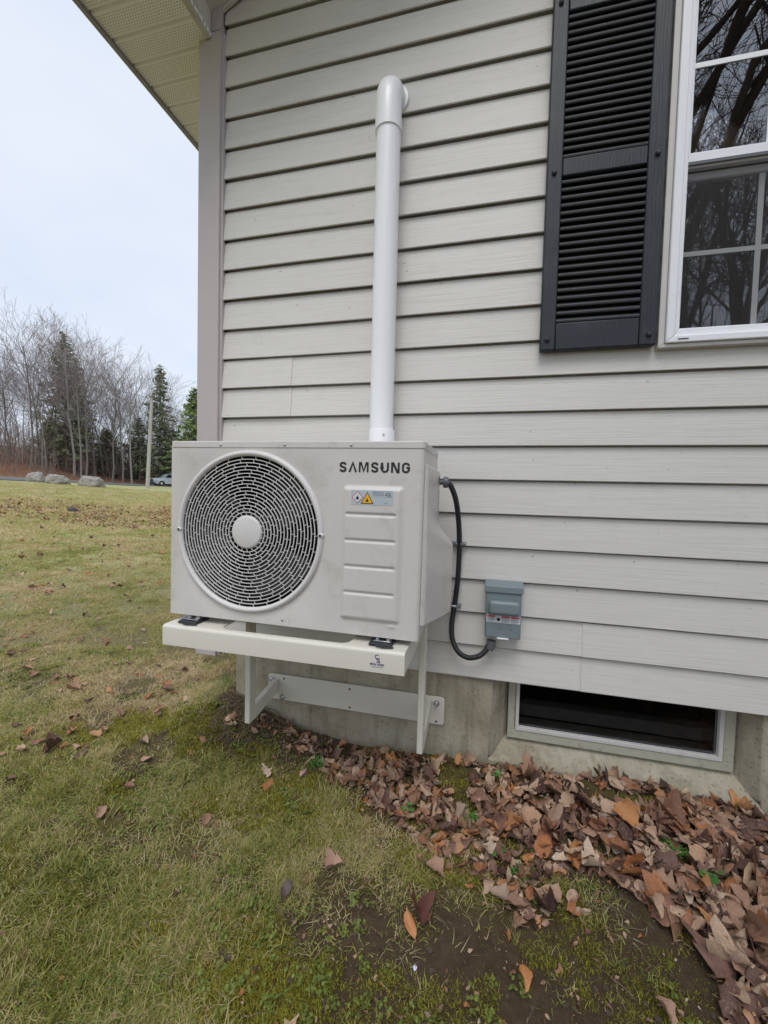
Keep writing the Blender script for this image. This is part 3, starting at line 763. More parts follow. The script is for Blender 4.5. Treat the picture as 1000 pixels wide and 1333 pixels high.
# top web left and right ends with rounded cut-out corners
def corner_web(x0, x1, s_):
    r_ = .03; pts = []
    xi = x1 if s_ > 0 else x0; xo = x0 if s_ > 0 else x1
    pts = [(xo, -.4798), (xi, -.4798)]
    cx = xi+s_*r_
    arc = [(xi+s_*(r_-r_*math.cos(R(a))), -.4798+.0+r_*(1-math.sin(R(a)))) for a in (90, 70, 50, 30, 10, 0)]
    pts = [(xo, -.4798)]+[(x, y) for x, y in arc]+[(xi, -.36), (xo, -.36)]
    MB().prism(pts, 'z', TZ-.003, TZ).build('top_web', 'bracket', br)
corner_web(tx0, .345, 1); corner_web(.775, tx1, -1)
for x0, x1 in ((tx0, tx0+.003), (tx1-.003, tx1)):
    MB().prism([(-.499, -.690), (-.499, TZ-.006), (-.494, TZ-.0035), (-.03, TZ-.0035), (-.03, TZ-.045), (-.2, TZ-.06)], 'x', x0, x1).build('side_bar', 'bracket', br)
for x0, x1 in ((tx0+.0035, tx0+.05), (tx1-.05, tx1-.0035)):
    MB().box(x0, x1, -.3598, -.03, TZ-.003, TZ).build('side_flange', 'bracket', br)
MB().box(tx0+.051, tx1-.051, -.165, -.162, TZ-.085, TZ-.002).box(tx0+.051, tx1-.051, -.1618, -.13, TZ-.005, TZ-.002).build('rear_rail', 'bracket', br)
for x in (.287, .955):
    MB().box(x-.011, x+.011, -.225, -.183, -1.085, TZ-.004).build('upright', 'bracket', br, bevel=.003)
    MB().prism([(-.1825, -1.085), (-.1825, -1.030), (-.002, -1.005), (-.002, -1.060)], 'x', x-.011, x+.011).build('strut', 'bracket', br, bevel=.002)
pp = [(a, b_) for a, b_ in rrect(.247, 1.016, -1.098, -.988, .010)]
pl = MB(); pl.prism(pp, 'y', .004, .012); pl.build('wall_plate', 'bracket', br, bevel=.001)
MB().box(.247+.02, .30, .0121, .0198, -1.09, -.995).box(.95, 1.0, .0121, .0198, -1.09, -.995).build('shim', 'bracket', br)
for x, z in ((.250+.015, -1.010), (.986, -1.012), (.317, -1.083)):
    bo = MB().lathe([(.0115, .0), (.0115, -.003), (.0113, -.0032)], (x, .0038, z), 'y', 24).build('bolt', 'zinc', br, smooth=40)
    MB().lathe([(.0085, -.0034), (.0085, -.010), (.007, -.011), (.0048, -.0112), (.0046, -.020), (.0001, -.021)], (x, .0038, z), 'y', 6).build('nut', 'zinc', bo)
for x, z in ((.322, -1.003), (.623, -1.007), (.625, -1.085), (.986, -1.087)):
    MB().lathe([(.0042, -.0006), (.0001, -.0006)], (x, .0038, z), 'y', 16).build('bolt_hole', 'black', br)
for cx, rot in ((.222, .35), (.868, .0)):
    mo = MB().box(cx-.034, cx+.034, -.478, -.405, TZ+.0005, TZ+.009).build('rubber_mount', 'rubber', br, bevel=.003)
    MB().box(cx-.024, cx+.028, -.462, -.405, TZ+.0095, TZ+.0125).build('clip_plate', 'zinc', mo, bevel=.0008)
    for dx in (-.014, .018): MB().lathe([(.007, 0), (.007, .005), (.004, .0055), (.0038, .012), (.0001, .0122)], (cx+dx, -.447, TZ+.013), 'z', 6).build('bolt', 'zinc', mo)
    MB().tube([(cx-.01, -.485, TZ+.006), (cx+.012, -.489, TZ+.005), (cx+.04, -.480, TZ+.004)], .003, 8).build('rubber_tab', 'rubber', mo, smooth=60)
yb_ = ty0-.0006
text('C', 'lettering', .02, 'ink_navy', br, (.861, yb_, -.6528), w=.0115, h=.0125); text('S', 'lettering', .02, 'ink_navy', br, (.8655, yb_-.0004, -.6625), w=.0115, h=.0125)
text('METAL WORKS', 'lettering', .01, 'ink_navy', br, (.848, yb_, -.6715), w=.040, h=.0062, off=.0001)
MB().box(.852, .884, yb_-.0003, yb_, -.6765, -.6755).build('fine_print', 'inkgrey', br)

# ------------------------------------------------------------------ white line-set pipe
PX, PY, PR = .7465, -.070, .0450
pipe = thing('drain_pipe', 'white plastic pipe rising up the siding behind the heat pump', 'pipe', (PX, PY, -.10))
MB().lathe([(PR, -.30), (PR, 1.190)], (PX+.004, PY, 0), 'z', 40).build('pipe', 'pvc', pipe, smooth=60)
MB().lathe([(PR+.0008, -.2), (PR+.0045, -.2), (PR+.0045, .048), (PR+.003, .052), (PR+.0008, .052)], (PX+.006, PY, 0), 'z', 40).build('coupling', 'pvc', pipe, smooth=40)
screw(pipe, PX+.025, PY-PR-.0015, .03, r=.004)
el = MB(); pts = [(PX+.003, PY, 1.145), (PX+.002, PY, 1.20), (PX+.002, PY, 1.255)]
for a in (20, 40, 60, 75, 90): pts.append((PX+.004*a/90, PY+.062*(1-math.cos(R(a))), 1.255+.068*math.sin(R(a))))
pts.append((PX+.004, .022, 1.323))
rr = [PR+.0035]*2+[PR+.002]*6+[PR+.002]
el.tube(pts, rr, 40); ms = el.build('elbow', 'pvc', pipe, smooth=50)
MB().lathe([(PR+.0036, .0), (PR+.0045, .0), (PR+.0045, .045), (PR+.0036, .046)], (PX+.003, PY, 1.144), 'z', 40).build('socket_band', 'pvc', pipe, smooth=40)
MB().lathe([(PR+.003, -.010), (PR+.009, -.009), (PR+.0105, -.004), (PR+.0105, .001)], (PX+.007, 0, 1.320), 'y', 40).build('wall_flange', 'pvc', pipe, smooth=50)
# ------------------------------------------------------------------ flexible conduit
def bez(P, n=10):
    """Catmull-Rom through P"""
    P = [Vector(p) for p in P]; Q = [2*P[0]-P[1]]+P+[2*P[-1]-P[-2]]; out = []
    for i in range(1, len(Q)-2):
        for j in range(n):
            t = j/n; a, b_, c, d = Q[i-1], Q[i], Q[i+1], Q[i+2]
            out.append(.5*((2*b_)+(c-a)*t+(2*a-5*b_+4*c-d)*t*t+(3*b_-a-3*c+d)*t**3))
    out.append(P[-1]); return out
con = thing('conduit', 'black flexible conduit looping from the heat pump to the grey disconnect box', 'conduit', (1.05, -.03, -.8))
cpts = bez([(1.010, -.118, -.143), (1.024, -.110, -.156), (1.042, -.085, -.208), (1.052, -.05, -.29), (1.056, -.028, -.385), (1.054, -.022, -.50), (1.044, -.022, -.615), (1.037, -.028, -.68),
            (1.042, -.034, -.735), (1.064, -.040, -.778), (1.100, -.042, -.797), (1.140, -.042, -.788), (1.165, -.040, -.765), (1.176, -.038, -.742)], 12)
dense = []
for i in range(len(cpts)-1):
    for k in range(4): dense.append(cpts[i].lerp(cpts[i+1], k/4))
L_ = 0; rad = []
for i, p in enumerate(dense):
    if i: L_ += (p-dense[i-1]).length
    rad.append(.0098+.0006*math.sin(L_*2*math.pi/.0062))
MB().tube(dense, rad, 14).build('hose', 'conduit', con, smooth=180)
MB().lathe([(.009, .982), (.009, .996), (.019, .998), (.0205, 1.003), (.019, 1.014), (.0105, 1.018)], (0, -.118, -.143), 'x', 20).build('connector', 'fitting', con, smooth=40)
MB().tube([(1.186, -.036, -.724), (1.184, -.037, -.745), (1.178, -.0385, -.757)], [.0165, .0165, .014], 20).build('connector', 'fitting', con, smooth=40)
for (x, z) in ((1.0545, -.371), (1.0425, -.610)):
    cl = MB().tube([(x-.011, -.001, z), (x-.012, -.022, z), (x-.006, -.034, z), (x+.006, -.034, z), (x+.012, -.022, z), (x+.011, -.001, z)], .0052, 8)
    cl.box(x-.026, x-.010, -.009, -.001, z-.008, z+.006).box(x+.010, x+.026, -.009, -.001, z-.008, z+.006)
    o = cl.build('clamp', 'clamp', con, smooth=40)
    screw(o, x-.019, -.0092, z, .003); screw(o, x+.019, -.0092, z, .003)
# ------------------------------------------------------------------ disconnect box
dx = thing('disconnect_box', 'grey electrical disconnect box with red warning sticker on the siding', 'electrical box', (1.222, 0, -.71))
BX0, BX1 = 1.160, 1.285
MB().box(BX0, BX1, -.062, -.001, -.703, -.512).build('cabinet', 'box', dx, bevel=.003)
MB().prism([(-.001, -.502), (-.001, -.506), (-.062, -.514), (-.0625, -.536), (-.072, -.536), (-.072, -.513), (-.050, -.502)], 'x', BX0-.004, BX1+.005).build('hood', 'box', dx, bevel=.002)
MB().box(BX0+.003, BX1-.002, -.0665, -.0625, -.700, -.537).build('door', 'box', dx, bevel=.0015)
MB().box(1.170, 1.277, -.093, -.067, -.613, -.562).build('handle', 'box', dx, bevel=.0125, seg=6)
st = MB().box(BX0+.004, BX1-.003, -.0673, -.0667, -.646, -.619).build('warning_sticker', 'sticker_white', dx)
for a, b_ in ((BX0+.006, 1.194), (1.217, 1.246), (1.250, BX1-.005)): MB().box(a, b_, -.0677, -.0674, -.6265, -.6205).build('header_bar', 'red', st)
pt = MB().lathe([(.006, -.0680), (.006, -.0674)], (1.2065, 0, -.634), 'y', 16).build('pictogram', 'ink', st)
tl = MB()
for a, b_ in ((BX0+.007, 1.193), (1.218, 1.245), (1.251, BX1-.006)):
    for i in range(4): tl.box(a, b_-.002*(i % 2)-.004*(i == 3), -.0677, -.0674, -.6305-.004*i, -.6292-.004*i)
tl.build('fine_print', 'inkgrey', st)['kind'] = 'stuff'
MB().box(1.203, 1.243, -.073, -.066, -.705, -.700).build('lock_tab', 'white', dx, bevel=.001)
for x in (1.212, 1.252): screw(dx, x, -.0667, -.664, .0025, mat='box')

# ------------------------------------------------------------------ leaves
def leaf_mb(kind, seed, mb=None, M4=None):
    q = random.Random(seed); mb = mb or MB(); b = len(mb.v)
    n = 20 if kind == 'oak' else 10
    wmax = {'oak': .30, 'beech': .27, 'maple': .42, 'long': .19}[kind]
    curlx = q.uniform(-.3, 3.0); curly = q.uniform(-1.1, 1.6); tw = q.uniform(-1.6, 1.6); ph = q.uniform(0, 6)
    asym = q.uniform(.8, 1.2); fold = q.uniform(.0, .5)
    for i in range(n+1):
        t = i/n
        w_ = math.sin(math.pi*min(1, t**.8))**.75*wmax if kind != 'maple' else math.sin(math.pi*t**.7)**.6*wmax
        if kind == 'oak': w_ *= .74+.30*math.sin(t*math.pi*7.2+ph)
        if kind == 'maple': w_ *= .72+.38*abs(math.cos(t*math.pi*2.2))
        w_ = max(w_, .006)
        for j in range(5):
            u = (j-2)/2; x = u*w_*(asym if u > 0 else 1)*(1+.10*q.uniform(-1, 1)*(abs(u) > .9))
            y = t+.03*q.uniform(-1, 1)*(abs(u) > .9)-.12*abs(u)*w_*2
            z = curlx*x*x*1.7+fold*abs(x)*.55+curly*(t-.5)**2*.8+.030*math.sin(ph+t*15+u*3)*(abs(u)+.2)+.020*q.uniform(-1, 1)*(abs(u)+.3)
            a = tw*(t-.5); x, z = x*math.cos(a)-z*math.sin(a), x*math.sin(a)+z*math.cos(a)
            v = Vector((x, y-.5, z)); mb.v.append(tuple(M4 @ v) if M4 else tuple(v)); mb.uv.append((u, t))
    for i in range(n):
        for j in range(4):
            a = b+i*5+j; mb.f.append((a, a+1, a+6, a+5))
    b2 = len(mb.v)      # stalk
    for k in range(3):
        for sx_ in (-.012, .012):
            v = Vector((sx_*(1-.3*k/2), -.5-.09*k+.05, .012*k*k)); mb.v.append(tuple(M4 @ v) if M4 else tuple(v)); mb.uv.append((0, 0))
    for k in range(2): mb.f.append((b2+2*k, b2+2*k+1, b2+2*k+3, b2+2*k+2))
    return mb
KINDS = ['beech', 'beech', 'oak', 'maple', 'beech', 'long', 'oak', 'maple', 'beech', 'maple', 'long', 'beech', 'oak', 'beech']
LV = []
for i, k_ in enumerate(KINDS):
    me = leaf_mb(k_, 100+i).mesh('leaf', MAT['leaf'], smooth=70, fix=False); LV.append(me)
def inside(p, poly):
    c = False; n_ = len(poly)
    for i in range(n_):
        (x1, y1), (x2, y2) = poly[i], poly[i-1]
        if (y1 > p[1]) != (y2 > p[1]) and p[0] < (x2-x1)*(p[1]-y1)/(y2-y1)+x1: c = not c
    return c
PILE = [(.20, .02), (.24, -.06), (.50, -.15), (.70, -.27), (.77, -.36), (.95, -.38), (1.02, -.43), (1.18, -.48), (1.28, -.57), (1.35, -.53), (1.36, -.41), (1.49, -.40), (1.56, -.54), (1.61, -.60), (1.66, -.76), (1.80, -.95),
        (2.2, -1.0), (3.0, -.9), (3.6, -.3), (3.6, .02), (.40, .02)]
def edge_d(p):
    d = 9
    for i in range(len(PILE)):
        a, b_ = Vector(PILE[i-1]), Vector(PILE[i]); ab = b_-a; t = max(0, min(1, (Vector(p)-a).dot(ab)/ab.length_squared)); d = min(d, (a+ab*t-Vector(p)).length)
    return d
def pile_h(x, y):
    if x < .6: return .004
    return min(.024, .18*edge_d((x, y)))*smst(.55, 1.1, x)
def leaf_matrix(x, y, z, size, tilt):
    e = Euler((rnd.gauss(0, tilt), rnd.gauss(0, tilt), rnd.uniform(0, 6.283)))
    if rnd.random() < .4: e.x += math.pi
    return Matrix.Translation((x, y, z)) @ e.to_matrix().to_4x4() @ Matrix.Scale(size, 4)
cand = []
while len(cand) < 4700:
    x = rnd.uniform(.2, 3.5); y = rnd.uniform(-1.0, .045 if rnd.random() < .5 else .01)
    if y > -.0 and not (1.22 < x < 2.05): continue
    if y <= 0 and not inside((x, y), PILE):
        if rnd.random() > .05 or edge_d((x, y)) > .09: continue
    if x < .7 and rnd.random() < .45: continue
    if x > 2.4 and rnd.random() < .55: continue
    size = max(.026, min(.125, rnd.gauss(.039+.015*smst(1.2, 1.8, x), .015)))
    if x > 1.5 and y < -.3 and rnd.random() < .12: size = min(.13, size*1.4)
    if noise.noise((x*5, y*5, 61)) < -.04-.45*smst(0, .16, edge_d((x, y))) and y < -.03: continue
    cand.append((x, y, size))
pile = thing('leaf_pile', 'deep drift of dead brown leaves along the concrete foundation', 'leaf pile', (1.4, -.2, -1.24))
def vis_size(c):
    d = (Vector((c[0], c[1], -1.2))-CAM); dep = d.dot(fwd); px = 500+FPX*d.dot(r2)/dep; py = 666.5-FPX*d.dot(u2)/dep
    return c[2]/dep if (0 < px < 1000 and py < 1333) else 0
order = sorted(range(len(cand)), key=lambda i: -vis_size(cand[i]))
top = set(rnd.sample(order[:620], 296))
under = MB()
for i, (x, y, size) in enumerate(cand):
    h = pile_h(x, y); gz = ground_z(x, y)
    if i in top:
        M4 = leaf_matrix(x, y, gz+h+rnd.uniform(.006, .020), size*1.05*(.8 if y > -.04 else 1), .34)
        o = bpy.data.objects.new('leaf', LV[rnd.randrange(len(LV))]); COL.objects.link(o); o.parent = pile
        o.matrix_world = M4; o.matrix_parent_inverse = Matrix.Identity(4); o.matrix_basis = Matrix.Translation(-pile.location) @ M4
    else:
        M4 = leaf_matrix(x, y, gz+h*rnd.uniform(.1, 1.0)+.006, size*(.8 if y > -.04 else 1), .5)
        leaf_mb(KINDS[i % len(KINDS)], 500+i, under, M4)
me = under.mesh('leaf_litter', MAT['leaf'], smooth=70, org=tuple(pile.location), fix=False)
o = bpy.data.objects.new('leaf_litter', me); COL.objects.link(o); o.parent = pile; o['kind'] = 'stuff'

# single leaves lying on the lawn: (x, y, size, label)
lone = [(.765, -.53, .050, 'round pale brown leaf lying flat on the moss below the heat pump', 3), (1.0, -.615, .068, 'rolled orange brown leaf on the mossy ground in front of the leaf pile', 5),
        (1.02, -.60, .062, 'dark red leaf under the rolled orange leaf', 3), (.31, -.49, .05, None, 0), (-.04, -.55, .055, None, 1), (-.03, -.45, .04, None, 4), (-.09, -.31, .045, None, 8), (-.67, -.14, .05, None, 9),
        (-.51, -.35, .07, None, 3), (-.48, -.52, .06, None, 0), (.13, -.08, .075, 'curled pinkish tan leaf on the grass left of the bracket', 2), (.39, -.26, .065, None, 2), (-.2, .03, .06, None, 1), (-.71, .10, .05, None, 4),
        (-.39, -.31, .04, None, 5), (-.9, .06, .06, None, 3), (-.98, .04, .05, None, 8), (-1.42, .2, .06, None, 9), (-.71, -.3, .05, None, 4), (.66, -.63, .05, 'crumpled dark leaf on the sparse grass below the heat pump', 8),
        (.80, -.87, .075, 'narrow tan leaf at the bottom edge of the lawn', 10), (1.27, -.67, .045, 'small orange leaf on the bare brown soil', 11), (.15, -.13, .05, None, 2), (-.3, -.03, .05, None, 1),
        (-.66, -.43, .05, None, 0), (.25, -.12, .045, None, 4), (.42, -.30, .05, 'rusty orange leaf below the bracket upright', 3), (.52, -.22, .05, None, 8), (.60, -.20, .06, None, 0)]
for i in range(120):
    px, py = rnd.uniform(0, 300), 690+280*rnd.random()**1.2
    d = ray(px, py); t = (-1.2-CAM.z)/d.z; P = CAM+d*t
    if P.x > -.25 and P.y > -.2: continue
    lone.append((P.x, P.y, rnd.uniform(.035, .075), None, rnd.randrange(14)))
for x, y, size, lab, vi in lone:
    o = bpy.data.objects.new('fallen_leaf', LV[vi]); COL.objects.link(o)
    o.matrix_world = leaf_matrix(x, y, ground_z(x, y)+.018, size, .22)
    if lab:
        cw = next((k_ for k_ in ('dark red', 'orange brown', 'rusty orange', 'pinkish tan', 'small orange', 'pale brown', 'dark leaf', 'tan leaf') if k_ in lab), None)
        if cw:
            if 'leaf_'+cw not in MAT:
                MAT['leaf_'+cw] = simple(cw.replace(' ', '_')+'_leaf', {'dark red': (.13, .045, .035), 'orange brown': (.50, .23, .10), 'rusty orange': (.42, .17, .07), 'pinkish tan': (.48, .29, .20), 'small orange': (.45, .20, .07), 'pale brown': (.40, .25, .18), 'dark leaf': (.09, .06, .05), 'tan leaf': (.58, .42, .27)}[cw], .6, var=.35, vs=9, bump=.4, bs=30, dirt=((.10, .06, .04), 8, .55, .5))
            o.material_slots[0].link = 'OBJECT'; o.material_slots[0].material = MAT['leaf_'+cw]
    zone = 'on the near lawn below the bracket' if x > -.25 else ('on the lawn beside the house corner' if x > -1.0 else ('on the middle of the lawn left of the heat pump' if x > -2.4 else 'far out on the lawn'))
    tag(o, lab or {'beech': 'oval brown leaf', 'oak': 'lobed brown leaf', 'maple': 'broad jagged brown leaf', 'long': 'narrow curled brown leaf'}[KINDS[vi]]+' lying '+zone, 'leaf', 'fallen leaves scattered over the lawn')
o = MB().grid(lambda u, v: (1.027+(u-.5)*.010*math.sin(math.pi*(v*.9+.05)), -.705+.013*v, ground_z(1.02, -.70)+.008+.003*math.sin(3*v)), 3, 5).build('petal', 'petal', smooth=180)
tag(o, 'tiny pale violet petal on the dark moss', 'petal')

# ------------------------------------------------------------------ grass, moss and dry stems
def tuft(seed, n_, rad, l0, l1, w0, tilt, mat, name):
    q = random.Random(seed); mb = MB()
    for _ in range(n_):
        a = q.uniform(0, 6.283); r_ = rad*math.sqrt(q.random()); bx, by = r_*math.cos(a), r_*math.sin(a)
        d = q.uniform(0, 6.283); L = q.uniform(l0, l1); wd = w0*q.uniform(.6, 1.3); ti = min(1.50, max(.1, q.gauss(tilt, .30)))
        dx_, dy_ = math.cos(d), math.sin(d); px_, py_ = -dy_*wd, dx_*wd
        b = len(mb.v); x = bx; y = by; z = -.004; el_ = math.pi/2-ti; bend = q.uniform(.0, .35); cv = q.gauss(0, .35)
        K = 3
        for k in range(K+1):
            f = (1-(k/K)**1.6*.85)
            mb.v += [(x-px_*f, y-py_*f, z), (x+px_*f, y+py_*f, z)]
            d += cv; dx_, dy_ = math.cos(d), math.sin(d); s_ = L/K; x += dx_*math.cos(el_)*s_; y += dy_*math.cos(el_)*s_; z = max(.001, z+math.sin(el_)*s_); el_ -= bend
        for k in range(K): mb.f.append((b+2*k, b+2*k+1, b+2*k+3, b+2*k+2))
    me = mb.mesh(name, MAT[mat], smooth=180, fix=False)
    return me
def scatter(name, meshes, pts, kindlabel):
    """pts: (x, y, z, scale, rotz, tilt); one object whose geometry nodes place the tufts"""
    hid = bpy.data.collections.new(name+'_source')
    for i, me in enumerate(meshes):
        o = bpy.data.objects.new(name+'_source', me); hid.objects.link(o)
    me = bpy.data.meshes.new(name); me.from_pydata([p[:3] for p in pts], [], [])
    at = me.attributes.new('sc', 'FLOAT', 'POINT'); at.data.foreach_set('value', [p[3] for p in pts])
    rt_ = me.attributes.new('ro', 'FLOAT_VECTOR', 'POINT'); rt_.data.foreach_set('vector', [c for p in pts for c in (p[5], p[6], p[4])])
    me.materials.append(meshes[0].materials[0])
    o = bpy.data.objects.new(name, me); COL.objects.link(o); o['kind'] = 'stuff'
    ng = bpy.data.node_groups.new(name, 'GeometryNodeTree')
    ng.interface.new_socket('Geometry', in_out='INPUT', socket_type='NodeSocketGeometry'); ng.interface.new_socket('Geometry', in_out='OUTPUT', socket_type='NodeSocketGeometry')
    gi = ng.nodes.new('NodeGroupInput'); go = ng.nodes.new('NodeGroupOutput')
    ip = ng.nodes.new('GeometryNodeInstanceOnPoints'); ci = ng.nodes.new('GeometryNodeCollectionInfo')
    ci.inputs['Collection'].default_value = hid; ci.inputs['Separate Children'].default_value = True; ci.inputs['Reset Children'].default_value = True
    ip.inputs['Pick Instance'].default_value = True
    a1 = ng.nodes.new('GeometryNodeInputNamedAttribute'); a1.data_type = 'FLOAT'; a1.inputs[0].default_value = 'sc'
    a2 = ng.nodes.new('GeometryNodeInputNamedAttribute'); a2.data_type = 'FLOAT_VECTOR'; a2.inputs[0].default_value = 'ro'
    ng.links.new(gi.outputs[0], ip.inputs['Points']); ng.links.new(ci.outputs[0], ip.inputs['Instance'])
    ng.links.new(a1.outputs[0], ip.inputs['Scale']); ng.links.new(a2.outputs[0], ip.inputs['Rotation']); ng.links.new(ip.outputs[0], go.inputs[0])
    md = o.modifiers.new('scatter', 'NODES'); md.node_group = ng
    return o
def in_view(x, y, mg=60):
    d = Vector((x, y, ground_z(x, y)))-CAM; dep = d.dot(fwd)
    if dep < .1: return None
    px = 500+FPX*d.dot(r2)/dep; py = 666.5-FPX*d.dot(u2)/dep
    return (px, py, dep) if (-mg-120 < px < 1000+mg and 560 < py < 1333+mg+60) else None
def grass_density(x, y):
    """1 on the lawn, thin on soil under the leaves and in the bare patch"""
    if y > .01 and x > .06: return 0
    d = 1.0
    if y <= .02 and inside((x, y), PILE): d = .10
    bare = smst(.15, -.35, 1)  # placeholder keeps 0
    bx = (x-1.35)/.48; by = (y+.70)/.22
    d *= 1-.93*smst(.50, .85, x+.35*noise.noise((x*3, y*3, 4)))*smst(-.42, -.62, y+.15*noise.noise((x*4, y*4, 8)))
    n_ = noise.noise((x*3.1, y*3.1, 11)); d *= (.10+.90*smst(-.24, .10, n_))*(.35+.65*smst(-.30, .05, noise.noise((x*9, y*9, 12))))
    d *= 1-.75*math.exp(-(((x-.16)/.17)**2+((y-.02)/.17)**2))
    if x > .45: d *= 1-.50*smst(.45, 1.0, x)
    d *= 1-.55*smst(-.45, -.8, y)*smst(-.2, .4, noise.noise((x*1.7, y*1.7, 41))+.25)
    if x > 1.0: d *= 1-.85*smst(1.0, 1.15, x)*smst(-.38, -.5, y)
    return d
near_t = [tuft(900+i, 34, .042, .010, .034, .0009, 1.05, 'blade', 'grass_tuft') for i in range(8)]
long_t = [tuft(950+i, 12, .030, .02, .06, .0009, 1.25, 'straw', 'straw_tuft') for i in range(5)]
P1 = []
def addp(P, x, y, s_, tl): P.append((x, y, ground_z(x, y), s_, rnd.uniform(0, 6.283), rnd.gauss(0, tl), rnd.gauss(0, tl)))
tries = 0
while len(P1) < 21000 and tries < 400000:
    tries += 1
    r_ = .5+8.5*rnd.random()**1.7; a = rnd.uniform(R(-10), R(205))
    x = CAM.x+r_*math.cos(a); y = CAM.y+r_*math.sin(a)
    if x > 2.3: continue
    if not in_view(x, y) or rnd.random() > grass_density(x, y): continue
    addp(P1, x, y, rnd.uniform(.7, 1.15)*(1+.10*r_), .12)
scatter('grass', near_t, P1, '')
P2 = []; tries = 0
while len(P2) < 3600 and tries < 200000:
    tries += 1
    r_ = .6+6*rnd.random()**1.5; a = rnd.uniform(R(0), R(205)); x = CAM.x+r_*math.cos(a); y = CAM.y+r_*math.sin(a)
    if not in_view(x, y) or noise.noise((x*2.3, y*2.3, 31)) < -.08 or rnd.random() > grass_density(x, y): continue
    addp(P2, x, y, rnd.uniform(.6, 1.0), .15)
scatter('long_grass', long_t, P2, '')
clump_t = [tuft(930+i, 30, .016, .025, .060, .0012, .62, 'blade', 'grass_clump') for i in range(5)]
PC = []; tries = 0
while len(PC) < 1900 and tries < 100000:
    tries += 1
    r_ = .6+6*rnd.random()**1.5; a = rnd.uniform(R(0), R(205)); x = CAM.x+r_*math.cos(a); y = CAM.y+r_*math.sin(a)
    if not in_view(x, y) or noise.noise((x*5.3, y*5.3, 35)) < .05 or rnd.random() > grass_density(x, y): continue
    addp(PC, x, y, rnd.uniform(.5, 1.05), .2)
scatter('grass_clumps', clump_t, PC, '')
farT = [tuft(980+i, 40, .16, .03, .07, .0035, 1.0, 'blade', 'grass_tuft') for i in range(5)]
P3 = []; tries = 0
while len(P3) < 24000 and tries < 400000:
    tries += 1
    r_ = 3.2+37*rnd.random()**1.6; a = rnd.uniform(R(112), R(190)); x = CAM.x+r_*math.cos(a); y = CAM.y+r_*math.sin(a)
    if not in_view(x, y) or RN[0]*x+RN[1]*y-RN[2] > -4: continue
    if rnd.random() > smst(2.8, 9, r_) or grass_density(x, y) == 0: continue
    addp(P3, x, y, rnd.uniform(.7, 1.2)*(1+r_*.012)*(.45+.55*smst(3, 12, r_)), .1)
scatter('field_grass', farT, P3, '')
mossT = [tuft(1000+i, 70, .030, .004, .012, .0011, .7, 'moss', 'moss_tuft') for i in range(4)]
P4 = []; tries = 0
while len(P4) < 7000 and tries < 120000:
    tries += 1
    x = rnd.uniform(-.9, 1.9); y = rnd.uniform(-1.15, .0)
    if not in_view(x, y) or noise.noise((x*4.2, y*4.2, 71)) < -.02: continue
    if inside((x, y), PILE) and rnd.random() < .8: continue
    if x > .85 and y < -.5 and rnd.random() < .72: continue
    addp(P4, x, y, rnd.uniform(.6, 1.2), .1)
scatter('moss', mossT, P4, '')
# dead leaves too many to count: the brown strip across the field, and crumbs of leaf in the grass
P6 = []; tries = 0
while len(P6) < 4200 and tries < 400000:
    tries += 1
    r_ = 5+26*rnd.random()**1.4; a = rnd.uniform(R(118), R(160)); x = CAM.x+r_*math.cos(a); y = CAM.y+r_*math.sin(a)
    if not in_view(x, y) or RN[0]*x+RN[1]*y-RN[2] > -4: continue
    u = x*ND[0]+y*ND[1]+2.5*noise.noise((x*.35, y*.35, 17)); band = smst(9.5, 11, u)*smst(17, 14.5, u)
    if rnd.random() > .015+.6*band*(.4+.6*smst(-.2, .3, noise.noise((x*.9, y*.9, 23)))): continue
    P6.append((x, y, ground_z(x, y)+.03, rnd.uniform(.04, .085), rnd.uniform(0, 6.28), rnd.gauss(0, .4), rnd.gauss(0, .4)))
scatter('strewn_leaves', LV, P6, '')
P7 = []; tries = 0
while len(P7) < 2600 and tries < 100000:
    tries += 1
    r_ = .6+5.5*rnd.random()**1.4; a = rnd.uniform(R(0), R(205)); x = CAM.x+r_*math.cos(a); y = CAM.y+r_*math.sin(a)
    if not in_view(x, y) or (y > 0 and x > .05): continue
    P7.append((x, y, ground_z(x, y)+.005, rnd.uniform(.005, .016), rnd.uniform(0, 6.28), rnd.gauss(0, .6), rnd.gauss(0, .6)))
scatter('leaf_crumbs', LV, P7, '')
def clover(seed):
    q = random.Random(seed); mb = MB()
    for _ in range(7):
        a = q.uniform(0, 6.283); r_ = .022*math.sqrt(q.random()); cx_, cy2, cz_ = r_*math.cos(a), r_*math.sin(a), q.uniform(.003, .014); b0 = q.uniform(0, 6.28)
        for k in range(3):
            a2 = b0+k*2.094; s_ = q.uniform(.003, .0052); ox, oy = cx_+s_*math.cos(a2), cy2+s_*math.sin(a2); b = len(mb.v); t1, t2 = q.gauss(0, .4), q.gauss(0, .4)
            for j in range(7): mb.v.append((ox+s_*math.cos(j*.898), oy+s_*math.sin(j*.898), cz_+s_*(t1*math.cos(j*.898)+t2*math.sin(j*.898))))
            mb.f.append(tuple(b+j for j in range(7)))
    return mb.mesh('clover', MAT['clover'], fix=False)
P5 = []; tries = 0
while len(P5) < 900 and tries < 90000:
    tries += 1
    x = rnd.uniform(-2.5, 1.9); y = rnd.uniform(-1.15, .6)
    if not in_view(x, y) or noise.noise((x*3.2, y*3.2, 91)) < .10 or (y > 0 and x > .05) or inside((x, y), PILE): continue
    addp(P5, x, y, rnd.uniform(.5, .95), .25)
scatter('clover', [clover(i) for i in range(5)], P5, '')
